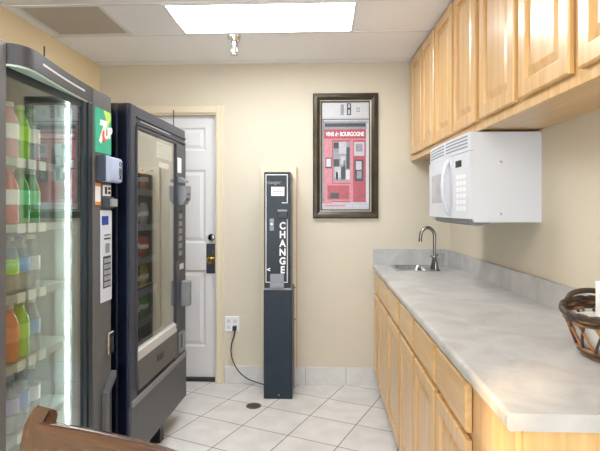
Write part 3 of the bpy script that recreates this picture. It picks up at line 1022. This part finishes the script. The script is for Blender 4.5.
# door front: x local = Y - 2.29
GX0, GX1, GZ0, GZ1 = 0.072, 0.648, 0.668, 1.722
b = MB()
b.box(0.002, GX0, 0, 0.09, Z0 + 0.26, H2, 0.004, 1)          # left stile
b.box(GX0, W2, 0.004, 0.09, GZ1 + 0.012, H2, 0.003, 1)       # header
b.box(GX0, W2, -0.004, 0.01, GZ1 + 0.052, GZ1 + 0.060, 0.001, 1); b.box(GX0, W2, -0.004, 0.01, GZ1 + 0.020, GZ1 + 0.028, 0.001, 1)
b.box(GX0 - 0.012, GX0, -0.006, 0.06, 0.47, GZ1 + 0.012); b.box(GX0 - 0.012, GX1 + 0.01, -0.006, 0.06, GZ1, GZ1 + 0.012)
b.build('door_frame', M['m2_grey'], m2)
b = MB(); b.box(0.12, 0.56, -0.0005, 0.004, GZ1 + 0.037, GZ1 + 0.044)
b.build('header_strip', M['grey_ink'], m2)
b = MB(); b.box(GX1, W2, 0.0, 0.035, Z0 + 0.26, GZ1 + 0.012, 0.003, 1)
cc = b.build('control_column', M['m2_grey'], m2)
b = MB(); b.box(GX1 + 0.006, GX1 + 0.014, -0.006, 0.0, 0.62, GZ1)
b.build('column_seam', M['m2_black'], cc)
b = MB(); b.box(GX0, GX1, 0.003, 0.008, GZ0, GZ1)
b.build('glass_pane', M['glass2'], m2)
b = MB(); b.prism([(0.03, 0.602), (-0.004, 0.602), (-0.005, 0.648), (0.018, 0.668), (0.03, 0.668)], GX0 - 0.004, GX1 + 0.022, 'x')
b.build('lower_glass_rail', M['m2_white_bar'], m2)
b = MB(); b.box(GX0 - 0.008, GX1 + 0.03, 0.02, 0.06, 0.44, 0.602)
b.build('delivery_recess', M['m2_black'], m2)
b = MB(); b.prism([(-0.004, 0.598), (0.018, 0.598), (0.022, 0.468), (-0.010, 0.462)], GX0 + 0.006, GX1 + 0.02, 'x')
fl = b.build('delivery_flap', M['m2_flap'], m2)
words('push_lettering', 'PUSH', 0.044, M['ink'], fl, 0.375, -0.0085, 0.535)
b = MB(); b.box(0.33, 0.42, -0.0072, -0.004, 0.508, 0.562)
b.build('push_plate', M['m2_panel'], fl)
b = MB(); b.box(0.002, W2, -0.004, 0.09, Z0, 0.402, 0.003, 1)
b.build('lower_panel', M['m2_panel'], m2)
b = MB(); b.prism([(-0.006, 0.402), (0.02, 0.402), (0.02, 0.432), (0.0, 0.432), (-0.006, 0.426)], 0.012, W2, 'x')
b.build('kick_ledge', M['m2_silver'], m2)
# things in the column
b = MB(); b.box(GX1 + 0.045, GX1 + 0.115, -0.0015, 0, 1.555, 1.645); b.build('price_card', M['paper'], cc)
b = MB(); b.prism([(-0.05, 1.475), (0.0, 1.475), (0.0, 1.36), (-0.028, 1.36), (-0.05, 1.40)], 0.705, 0.80, 'x'); b.build('bill_acceptor', M['m2_silver'], cc)
b = MB(); b.box(0.725, 0.78, -0.052, -0.045, 1.385, 1.40); b.box(0.725, 0.78, -0.052, -0.045, 1.42, 1.43); b.build('bill_slot', M['m2_black'], cc)
b = MB(); b.box(0.672, 0.79, -0.004, 0.0, 1.02, 1.33, 0.002, 1); b.build('selection_panel', M['m2_black'], cc)
b = MB()
for k in range(6):
    b.box(0.70, 0.765, -0.007, -0.003, 1.05 + k * 0.045, 1.08 + k * 0.045)
b.build('button_row', M['m2_silver'], cc)
b = MB(); b.prism([(-0.04, 1.51), (0.0, 1.53), (0.0, 1.495), (-0.04, 1.495)], 0.70, 0.78, 'x'); b.build('coin_chute', M['m2_silver'], cc)
b = MB(); b.box(0.695, 0.775, -0.012, 0.0, 0.965, 1.0, 0.002, 1); b.build('coin_lock', M['chrome'], cc)
b = MB(); b.box(0.755, 0.80, -0.055, -0.0, 0.735, 0.89, 0.004, 1); b.build('pull_handle', M['m2_silver'], cc)
b = MB(); b.rings(0.71, 0.80, 0.46, 0.58, [(0, 0.0), (0, -0.014), (0.012, -0.014), (0.016, 0.0)], cap=True, back=False); b.build('coin_return', M['m2_silver'], cc)
b = MB(); b.box(0.725, 0.785, -0.002, 0.0, 0.476, 0.564); b.build('return_opening', M['m2_black'], cc)
b = MB(); b.box(0.37, 0.615, 0.0085, 0.0098, 1.615, 1.70); nt_ = b.build('paper_notice', M['pale_paper'], m2)
b = MB()
for k in range(4):
    b.box(0.385, 0.595, 0.0080, 0.0086, 1.632 + k * 0.017, 1.636 + k * 0.017)
b.build('printed_line', M['grey_ink'], nt_)
b = MB(); b.box(0.40, 0.555, 0.0085, 0.0098, 1.562, 1.592); b.build('small_notice', M['paper'], m2)
b = MB(); b.cyl((0.71, 0.03, H2 - 0.004), (0.71, 0.03, H2 + 0.105), 0.003, 8); b.build('antenna', M['black_plastic'], m2)
# trays with snack bags
TRAY = [1.44, 1.24, 1.05, 0.87, 0.70]
for z in TRAY:
    b = MB(); b.box(0.045, 0.698, 0.14, D2 - 0.06, z - 0.010, z)
    tr = b.build('tray', M['m2_inner'], m2)
    b = MB(); b.box(0.045, 0.698, 0.132, 0.14, z - 0.028, z + 0.008); b.build('price_rail', M['m2_silver'], tr)
BAGC = dict(orange=(226, 120, 48), red=(196, 52, 46), yellow=(226, 190, 84), blue=(72, 104, 170), green=(110, 180, 60), silver=(190, 192, 198), pink=(220, 120, 140), brown=(120, 76, 50))
BM = {k: mat('foil_' + k, c, 0.25, 0.1, var=0.3, scale=24) for k, c in BAGC.items()}
BAGS = [('orange', 'yellow', 'red', 'blue', 'orange'), ('red', 'orange', 'blue', 'yellow', 'silver'), ('yellow', 'brown', 'silver', 'orange', 'red'), ('blue', 'green', 'red', 'brown', 'yellow'), ('silver', 'pink', 'blue', 'silver', 'green')]
ORD = ('leftmost', 'second', 'third', 'fourth', 'last')
TRN = ('top', 'second', 'third', 'fourth', 'bottom')
RM2 = Matrix.Rotation(PI / 2 - M2A, 4, 'Z')
for r, row in enumerate(BAGS):
    for k, cn in enumerate(row):
        lx, ly = 0.115 + k * 0.128, 0.185
        wp = Vector((-0.890, 2.29, 0)) + RM2 @ Vector((lx, ly, 0))
        hb, hw = random.uniform(0.12, 0.15), 0.05
        mb = MB()
        nz_, nx_ = 10, 8
        fr, bk = [], []
        for j in range(nz_ + 1):
            v = j / nz_
            puff = 0.026 * math.sin(PI * v) ** 0.7 if 0 < j < nz_ else 0.0
            fr.append([]); bk.append([])
            for i in range(nx_ + 1):
                u = i / nx_
                e = puff * math.sin(PI * u) ** 0.6 if 0 < i < nx_ else 0.0
                rip = 0.002 * math.sin(9 * u + 5 * v + k)
                x_ = (u - 0.5) * 2 * hw
                fr[-1].append(mb.bm.verts.new((x_, -e - 0.0008 - rip * (e > 0), v * hb + 0.0005)))
                bk[-1].append(mb.bm.verts.new((x_, e + 0.0008, v * hb + 0.0005)))
        for j in range(nz_):
            for i in range(nx_):
                mb.face([fr[j][i], fr[j][i + 1], fr[j + 1][i + 1], fr[j + 1][i]])
                mb.face([bk[j][i + 1], bk[j][i], bk[j + 1][i], bk[j + 1][i + 1]])
        for j in range(nz_):
            mb.face([fr[j][0], fr[j + 1][0], bk[j + 1][0], bk[j][0]]); mb.face([fr[j][nx_], bk[j][nx_], bk[j + 1][nx_], fr[j + 1][nx_]])
        for i in range(nx_):
            mb.face([fr[0][i], bk[0][i], bk[0][i + 1], fr[0][i + 1]]); mb.face([fr[nz_][i], fr[nz_][i + 1], bk[nz_][i + 1], bk[nz_][i]])
        o = mb.build('snack_bag', [BM[cn], M['white']], None, True, (wp.x, wp.y, TRAY[r]), PI / 2 - M2A)
        for p in o.data.polygons:
            if 0.42 * hb < p.center.z < 0.62 * hb and p.center.y < 0:
                p.material_index = 1
        tag(o, '%s snack bag, %s on the snack machine\'s %s tray' % (cn, ORD[k], TRN[r]), 'snack bag', 'snack bags on the trays')

# ------------------------------------------------------------------ change machine
t = thing('change_machine', 'narrow black bill change machine on a slate blue pedestal by the back wall', 'change machine', (-0.312, 3.50, 0))
b = MB(); b.box(-0.0945, 0.0915, 0, 0.262, 0.775, 1.593, 0.003, 1)
b.build('body', M['changer'], t)
b = MB(); b.box(-0.0975, 0.104, -0.004, 0.262, 0, 0.766, 0.004, 1)
b.build('pedestal', M['pedestal'], t)
b = MB(); b.box(-0.0955, 0.096, -0.006, 0.26, 0.763, 0.778, 0.002, 1)
b.build('pedestal_collar', M['grey_ink'], t)
def cx_(u): return -0.0945 + (u - 264.5) * 0.00715
def cz_(v): return 1.34 - (v - 208) * 0.00706
b = MB()
for (u0, u1, v0, v1) in ((266, 287.5, 174.6, 175.3), (266, 266.7, 175, 282), (287, 287.6, 175, 203), (282, 287.5, 202.5, 203.2), (287, 287.6, 219, 282), (266, 270.5, 281.5, 282.2), (284, 287.6, 281.5, 282.2)):
    b.box(cx_(u0), cx_(u1), -0.0012, 0, cz_(v1), cz_(v0))
b.build('face_outline', M['white'], t)
b = MB(); b.box(cx_(271.5), cx_(284.5), -0.002, 0, cz_(196), cz_(187)); lb = b.build('instruction_label', M['paper'], t)
b = MB()
for k in range(3):
    b.box(cx_(273), cx_(283), -0.0026, -0.0018, cz_(194.4 - k * 2.4), cz_(193.6 - k * 2.4))
b.build('printed_line', M['grey_ink'], lb)
words('script_lettering', 'changer', 0.034, M['grey_ink'], t, cx_(273.5), -0.001, cz_(182.5), shear=0.3)
b = MB(); b.box(cx_(277.5), cx_(288), -0.028, 0, cz_(218), cz_(211), 0.004, 1); ba = b.build('bill_acceptor', M['black_plastic'], t)
b = MB(); b.box(cx_(278), cx_(287.5), -0.031, -0.02, cz_(211.6), cz_(209.6), 0.002, 1); b.build('bill_lip', M['m2_silver'], ba)
b = MB(); b.box(cx_(270), cx_(274.2), -0.004, 0, cz_(230.5), cz_(218.5), 0.001, 1); lk = b.build('lock_plate', M['m2_silver'], t)
b = MB(); b.lathe([(0.008, 0), (0.008, -0.008), (0.005, -0.009)], (cx_(272), -0.004, cz_(224)), 16, 'y'); b.build('lock_cylinder', M['chrome'], lk)
for k, ch in enumerate('CHANGE'):
    words('change_letter', ch, 0.068, M['white'], t, cx_(282.7), -0.001, cz_(226 + k * 8.75), bold=0.0025, sx=0.9)
words('arrow_mark', '<', 0.04, M['white'], t, cx_(269), -0.001, cz_(269.5), bold=0.002)
b = MB(); b.box(cx_(270.5), cx_(284), -0.006, 0, cz_(286.5), cz_(273.5), 0.002, 1); b.prism([(-0.03, cz_(287)), (0, cz_(287)), (0, cz_(283)), (-0.03, cz_(285))], cx_(270.5), cx_(284), 'x')
b.build('coin_cup', M['m2_silver'], t)
b = MB(); b.lathe([(0.006, 0), (0.005, -0.003)], (0.01, -0.004, 0.03), 12, 'y'); b.build('pedestal_bolt', M['steel'], t)

t = thing('mounting_board', 'tall narrow cream board screwed to the wall behind the change machine', 'board', (-0.324, D, 0.14))
b = MB(); b.mi = 0; b.box(-0.135, 0.131, -0.032, 0, 0, 1.513); b.build('panel', M['board'], t)
b = MB(); b.box(0.131, 0.1345, -0.031, 0, 0, 1.513); b.build('raw_edge', M['board_edge'], t)
for (x_, z_) in ((-0.075, 1.487), (0.0, 1.492), (0.088, 1.487), (0.12, 0.88), (0.12, 0.60), (0.12, 0.36)):
    b = MB(); b.lathe([(0.007, 0), (0.006, -0.003)], (x_, -0.032, z_), 12, 'y'); b.build('screw', M['steel'], t)

# ------------------------------------------------------------------ framed picture
t = thing('framed_picture', 'framed print of a red shopfront hanging on the back wall', 'picture', (0.177, D, 1.262))
PW, PH = 0.245, 0.944
b = MB(); b.rings(-PW, PW, 0, PH, [(0, -0.001), (0, -0.020), (0.010, -0.032), (0.030, -0.034), (0.048, -0.024), (0.052, -0.018)], cap=False, back=False)
b.build('frame', M['frame_bronze'], t)
b = MB(); b.rings(-PW + 0.050, PW - 0.050, 0.050, PH - 0.050, [(0, -0.014), (0.002, -0.021), (0.008, -0.019), (0.010, -0.010)], cap=False, back=False)
b.build('inner_lip', M['frame_silver'], t)
b = MB(); b.rings(-PW + 0.060, PW - 0.060, 0.060, PH - 0.060, [(0, -0.009), (0.001, -0.014), (0.007, -0.013), (0.008, -0.006)], cap=False, back=False)
b.build('liner', M['frame_bronze'], t)
b = MB()
aw0, aw1, ah0, ah1 = -PW + 0.066, PW - 0.066, 0.066, PH - 0.066
def art(mi, u0, u1, v0, v1, lay):
    """u 0..1 left-right, v 0..1 top-down"""
    b.mi = mi
    x0 = aw0 + (aw1 - aw0) * u0; x1 = aw0 + (aw1 - aw0) * u1
    z1 = ah1 - (ah1 - ah0) * v0; z0 = ah1 - (ah1 - ah0) * v1
    b.box(x0, x1, -0.004 - 0.0004 * lay, -0.002, z0, z1)
# mats: 0 pale 1 mid 2 dark 3 red 4 pink 5 offwhite
art(0, 0, 1, 0, 1, 0)
art(5, 0.02, 0.98, 0.0, 0.14, 1)
art(1, 0.40, 0.47, 0.02, 0.12, 2); art(2, 0.53, 0.62, 0.01, 0.12, 2); art(1, 0.42, 0.45, 0.03, 0.11, 3); art(0, 0.555, 0.595, 0.02, 0.05, 3); art(0, 0.555, 0.595, 0.07, 0.11, 3)
art(1, 0.73, 0.80, 0.05, 0.09, 2); art(5, 0.745, 0.785, 0.06, 0.08, 3)
art(2, 0.0, 1, 0.155, 0.162, 2); art(1, 0.04, 0.96, 0.178, 0.196, 2); art(2, 0.06, 0.93, 0.196, 0.228, 3); art(1, 0.03, 0.95, 0.228, 0.252, 3)
art(3, 0.05, 0.93, 0.252, 0.345, 3)
art(4, 0.05, 0.90, 0.338, 0.352, 4)
art(4, 0.05, 0.22, 0.352, 0.96, 2); art(3, 0.22, 0.93, 0.352, 0.93, 2)
art(1, 0.24, 0.60, 0.365, 0.735, 4)
for (mi, u0, u1, v0, v1) in ((2, 0.25, 0.36, 0.375, 0.43), (0, 0.36, 0.52, 0.37, 0.48), (2, 0.52, 0.59, 0.42, 0.62), (1, 0.25, 0.36, 0.44, 0.53), (2, 0.25, 0.37, 0.53, 0.60), (0, 0.27, 0.40, 0.60, 0.70), (2, 0.41, 0.50, 0.60, 0.72), (5, 0.51, 0.59, 0.63, 0.72), (2, 0.30, 0.34, 0.65, 0.72), (0, 0.40, 0.50, 0.50, 0.58), (2, 0.46, 0.49, 0.54, 0.60)):
    art(mi, u0, u1, v0, v1, 5)
art(4, 0.60, 0.66, 0.352, 0.93, 4)
art(0, 0.68, 0.90, 0.37, 0.50, 4); art(1, 0.72, 0.86, 0.39, 0.46, 5)
art(3, 0.66, 0.93, 0.50, 0.525, 5)
art(2, 0.69, 0.88, 0.535, 0.735, 4); art(0, 0.72, 0.84, 0.55, 0.63, 5); art(1, 0.74, 0.84, 0.64, 0.71, 5)
art(2, 0.08, 0.21, 0.515, 0.615, 4); art(5, 0.095, 0.195, 0.525, 0.60, 5)
art(4, 0.24, 0.60, 0.735, 0.75, 5); art(4, 0.10, 0.60, 0.76, 0.92, 3); art(3, 0.12, 0.58, 0.775, 0.905, 4)
art(2, 0.18, 0.36, 0.845, 0.895, 5); art(3, 0.68, 0.90, 0.76, 0.92, 5); art(2, 0.785, 0.79, 0.76, 0.92, 6)
art(0, 0.04, 0.98, 0.945, 1.0, 4); art(4, 0.06, 0.5, 0.955, 0.97, 5); art(1, 0.0, 0.05, 0.16, 0.94, 3); art(5, 0.94, 1.0, 0.20, 0.94, 3)
pr = b.build('print', [M['print_grey'], M['print_mid'], M['print_dark'], M['print_red'], M['print_pink'], M['print_cream']], t)
words('shop_lettering', 'VINS de BOURGOGNE', 0.044, M['white'], pr, aw0 + 0.49 * (aw1 - aw0), -0.0062, ah1 - 0.298 * (ah1 - ah0), depth=0.0004, sx=0.66, bold=0.0012)

# ------------------------------------------------------------------ outlet, cord, floor drain
t = thing('wall_outlet', 'white double wall outlet beside the door casing', 'outlet', (-0.688, D, 0.454))
b = MB(); b.rings(-0.055, 0.055, -0.057, 0.057, [(0, 0), (0, -0.004), (0.004, -0.007)]); b.build('cover_plate', M['white'], t)
for x_ in (-0.024, 0.024):
    for z_ in (-0.022, 0.022):
        b = MB(); b.box(x_ - 0.016, x_ + 0.016, -0.009, -0.006, z_ - 0.015, z_ + 0.015, 0.003, 1); so = b.build('socket', M['door_white'], t)
        b = MB(); b.box(x_ - 0.007, x_ - 0.005, -0.0095, -0.008, z_ - 0.004, z_ + 0.006); b.box(x_ + 0.005, x_ + 0.007, -0.0095, -0.008, z_ - 0.004, z_ + 0.006); b.lathe([(0.0025, -0.008), (0.0025, -0.0095)], (x_, 0, z_ - 0.009), 8, 'y')
        b.build('socket_slot', M['ink'], so)
t = thing('power_cord', 'black power cord looping from the outlet to the change machine', 'cord', (-0.66, D - 0.02, 0.42))
b = MB(); b.box(-0.018, 0.01, -0.026, 0.010, -0.012, 0.024, 0.005, 2); b.build('plug', M['cord'], t, True)
b = MB()
ctl = [(-0.004, -0.014, -0.010), (-0.006, -0.014, -0.05), (-0.026, -0.012, -0.115), (-0.030, -0.01, -0.18), (-0.012, -0.01, -0.25), (0.03, -0.012, -0.32), (0.10, -0.015, -0.375), (0.19, -0.02, -0.404), (0.22, -0.03, -0.409), (0.248, -0.04, -0.411)]
# Catmull-Rom through the points
pp = []
for i in range(len(ctl) - 1):
    p0, p1, p2, p3 = (Vector(ctl[max(i - 1, 0)]), Vector(ctl[i]), Vector(ctl[i + 1]), Vector(ctl[min(i + 2, len(ctl) - 1)]))
    for k in range(6):
        s = k / 6
        pp.append(0.5 * ((2 * p1) + (p2 - p0) * s + (2 * p0 - 5 * p1 + 4 * p2 - p3) * s * s + (3 * p1 - p0 - 3 * p2 + p3) * s ** 3))
pp.append(Vector(ctl[-1]))
b.tube(pp, 0.0042, 8); b.build('cable', M['cord'], t, True)

t = thing('floor_drain', 'round metal drain cover in the tile floor before the change machine', 'drain', (-0.462, 3.367, 0))
b = MB(); b.lathe([(0.052, 0), (0.052, 0.003), (0.044, 0.004), (0.042, 0.001)], n=32, caps=False); b.build('rim', M['drain'], t, True)
b = MB(); b.lathe([(0.043, 0.0003), (0.043, 0.0012)], n=32)
b.build('well', M['rubber'], t)
b = MB()
for k in range(-3, 4):
    h = math.sqrt(0.042 ** 2 - (k * 0.011) ** 2)
    b.box(-h, h, k * 0.011 - 0.003, k * 0.011 + 0.003, 0.001, 0.003)
b.build('grate', M['drain'], t)

# ------------------------------------------------------------------ wicker basket
BX, BY, BZ = 0.846, 1.455, 0.914
t = thing('wicker_basket', 'oval dark and tan wicker basket on the near end of the countertop', 'basket', (BX, BY, BZ))
def ell(f, wob=0.0, ph=0.0, n=56, z=0.0, zw=0.0, amp=22):
    rx = 0.092 + 0.046 * f; ry = 0.115 + 0.070 * f
    out = []
    for k in range(n):
        a = 2 * PI * k / n
        w = 1 + wob * math.sin(amp * a / 2 + ph)
        out.append((rx * w * math.cos(a), ry * w * math.sin(a), z + zw * math.cos(amp * a / 2 + ph) + 0.012 * f * abs(math.sin(a)) ** 2))
    return out
HB = 0.120
def prof_f(s): return s ** 0.75
b = MB(); c = MB()
for k in range(4):
    s = 0.02 + k * 0.050
    (b if k % 3 else c).tube(ell(prof_f(s), 0.02, k * PI, z=0.006 + HB * s), 0.0048, 6, True)
b.build('lower_weave', M['wicker_dark'], t, True)
c.build('tan_weaver', M['wicker_tan'], t, True)
b = MB()
for k in range(4):
    s = 0.82 + k * 0.055
    b.tube(ell(prof_f(s), 0.022, k * PI, z=0.006 + HB * s), 0.0052, 6, True)
b.tube(ell(1.03, 0.012, 0, z=HB + 0.004, zw=0.004), 0.0075, 8, True); b.tube(ell(1.03, 0.012, PI, z=HB + 0.004, zw=0.004), 0.0075, 8, True)
b.build('rim_weave', M['wicker_dark'], t, True)
b = MB()
b.tube(ell(prof_f(0.80), -0.024, 0, z=0.006 + HB * 0.79), 0.0050, 6, True); b.tube(ell(prof_f(0.92), 0.026, 1.0, z=0.006 + HB * 0.90), 0.0050, 6, True)
b.build('rim_tan_weaver', M['wicker_tan'], t, True)
b = MB(); c = MB()
for k in range(16):
    a = 2 * PI * k / 16
    for sgn in (-1, 1):
        pts = []
        for j in range(6):
            s = 0.17 + 0.13 * j
            f = prof_f(s); aa = a + sgn * 0.28 * (j / 5)
            pts.append(((0.092 + 0.046 * f) * math.cos(aa), (0.115 + 0.070 * f) * math.sin(aa), 0.006 + HB * s))
        (b if sgn > 0 else c).tube(pts, 0.0040, 6)
b.build('open_lattice', M['wicker_dark'], t, True)
c.build('tan_lattice', M['wicker_tan'], t, True)
b = MB(); b.lathe([(0.09, 0.002), (0.09, 0.008)], n=32)
for v in b.bm.verts: v.co.y *= 1.25
b.build('bottom', M['wicker_dark'], t)
for sy in (1, -1):
    b = MB()
    pts = []
    for k in range(13):
        a = PI * k / 12
        pts.append((0.070 * math.cos(a), sy * (0.165 + 0.010 * math.sin(a)), HB + 0.004 + 0.040 * math.sin(a) ** 0.7))
    b.tube(pts, 0.0085, 8)
    b.build('handle', M['wicker_dark'], t, True)
# white liner and packets
t2 = thing('basket_liner', 'white paper liner showing through the wicker basket weave', 'liner', (BX, BY, BZ))
b = MB()
loops = []
for s in (0.10, 0.3, 0.55, 0.75):
    f = prof_f(s)
    loops.append([((0.080 + 0.046 * f) * math.cos(2 * PI * k / 40), (0.103 + 0.070 * f) * math.sin(2 * PI * k / 40), 0.010 + HB * s) for k in range(40)])
R_ = [[b.bm.verts.new(p) for p in l] for l in loops]
for a, c in zip(R_, R_[1:]):
    for i in range(40):
        b.face([a[i], a[(i + 1) % 40], c[(i + 1) % 40], c[i]])
b.face(R_[0][::-1])
b.build('liner_sheet', M['paper'], t2, True)
for k, (dx, dy, dz, rz, tilt, lab) in enumerate(((-0.055, 0.02, 0.092, 0.5, 0.35, 'white paper packet leaning at the left inside the wicker basket'), (0.02, 0.07, 0.098, -0.3, -0.3, 'white paper packet at the far side inside the wicker basket'), (0.03, -0.05, 0.095, 1.0, 0.2, 'white paper packet at the near side inside the wicker basket'))):
    b = MB(); b.box(-0.045, 0.045, -0.032, 0.032, -0.004, 0.004, 0.0035, 2)
    o = b.build('paper_packet', M['paper'], None, True, (BX + dx, BY + dy, BZ + dz), rz)
    o.rotation_euler = (0.1, tilt, rz)
    tag(o, lab, 'packet', 'paper packets in the basket')
b = MB(); b.box(-0.001, 0.001, -0.05, 0.05, 0, 0.125)
o = b.build('card', M['white'], None, False, (BX + 0.014, BY + 0.055, BZ + 0.085), 1.35)
tag(o, 'white card standing upright in the wicker basket', 'card')

# ------------------------------------------------------------------ wooden chair in the foreground
CA = math.radians(-23)
t = thing('wooden_chair', 'glossy brown wooden chair in the near left foreground, only its back top showing', 'chair', (-0.568, 0.873, 0), CA)
# local x along the back rail (to the right), local y away from the viewer; seat on the viewer's side (-y)
CW = 0.47
for x_ in (0.0, CW):
    b = MB()
    path = [(0.10, 0.0, 0.022), (0.05, 0.22, 0.024), (0.036, 0.45, 0.020), (0.050, 0.62, 0.018), (0.056, 0.78, 0.017), (0.058, 0.88, 0.016), (0.064, 0.925, 0.016), (0.082, 0.950, 0.012)]
    f_ = [(p[0] - p[2], p[1]) for p in path]; k_ = [(p[0] + p[2], p[1]) for p in path[::-1]]
    k_[0] = (0.094, 0.944); f_[-1] = (0.074, 0.958)
    b.prism(f_ + k_, x_ - 0.022, x_ + 0.026, 'x')
    bmesh.ops.bevel(b.bm, geom=b.bm.edges[:], offset=0.004, segments=2, affect='EDGES')
    b.build('back_post', M['chair_wood'], t, True)
b = MB()
n = 16
rows = []
for i in range(n + 1):
    x_ = 0.018 + (CW - 0.036) * i / n
    s = i / n
    y_ = 0.060 + 0.012 * math.sin(PI * s)
    zt = 0.938 + 0.004 * math.sin(PI * s)
    prof = [(-0.020, zt - 0.10), (-0.021, zt - 0.02), (-0.012, zt - 0.003), (0.004, zt), (0.018, zt - 0.010), (0.020, zt - 0.10)]
    rows.append([b.bm.verts.new((x_, y_ + q[0], q[1])) for q in prof])
for a, c in zip(rows, rows[1:]):
    for i in range(6):
        b.face([a[i], a[(i + 1) % 6], c[(i + 1) % 6], c[i]])
b.face(rows[0][::-1]); b.face(rows[-1])
b.build('top_rail', M['chair_wood_x'], t, True, auto=60)
b = MB()
rows = []
for i in range(n + 1):
    x_ = 0.018 + (CW - 0.036) * i / n; s = i / n
    y_ = 0.022 - 0.05 * math.sin(PI * s)
    rows.append([b.bm.verts.new((x_, y_ + q[0], q[1])) for q in ((-0.012, 0.64), (-0.012, 0.70), (0.012, 0.70), (0.012, 0.64))])
for a, c in zip(rows, rows[1:]):
    for i in range(4):
        b.face([a[i], a[(i + 1) % 4], c[(i + 1) % 4], c[i]])
b.face(rows[0][::-1]); b.face(rows[-1])
b.build('middle_rail', M['chair_wood_x'], t, True)
b = MB(); b.box(-0.02, CW + 0.02, -0.42, 0.02, 0.425, 0.46, 0.012, 3); b.build('seat', M['chair_wood_x'], t, True)
b = MB(); b.box(0.0, CW, -0.395, -0.375, 0.365, 0.425); b.box(0.0, CW, -0.01, 0.01, 0.365, 0.425); b.box(-0.01, 0.01, -0.395, 0.0, 0.365, 0.425); b.box(CW - 0.01, CW + 0.01, -0.395, 0.0, 0.365, 0.425)
b.build('apron', M['chair_wood_x'], t)
for x_ in (0.0, CW):
    b = MB(); b.tube([(x_, -0.385, 0.0), (x_, -0.385, 0.43)], [0.016, 0.022], 10); b.build('front_leg', M['chair_wood'], t, True)
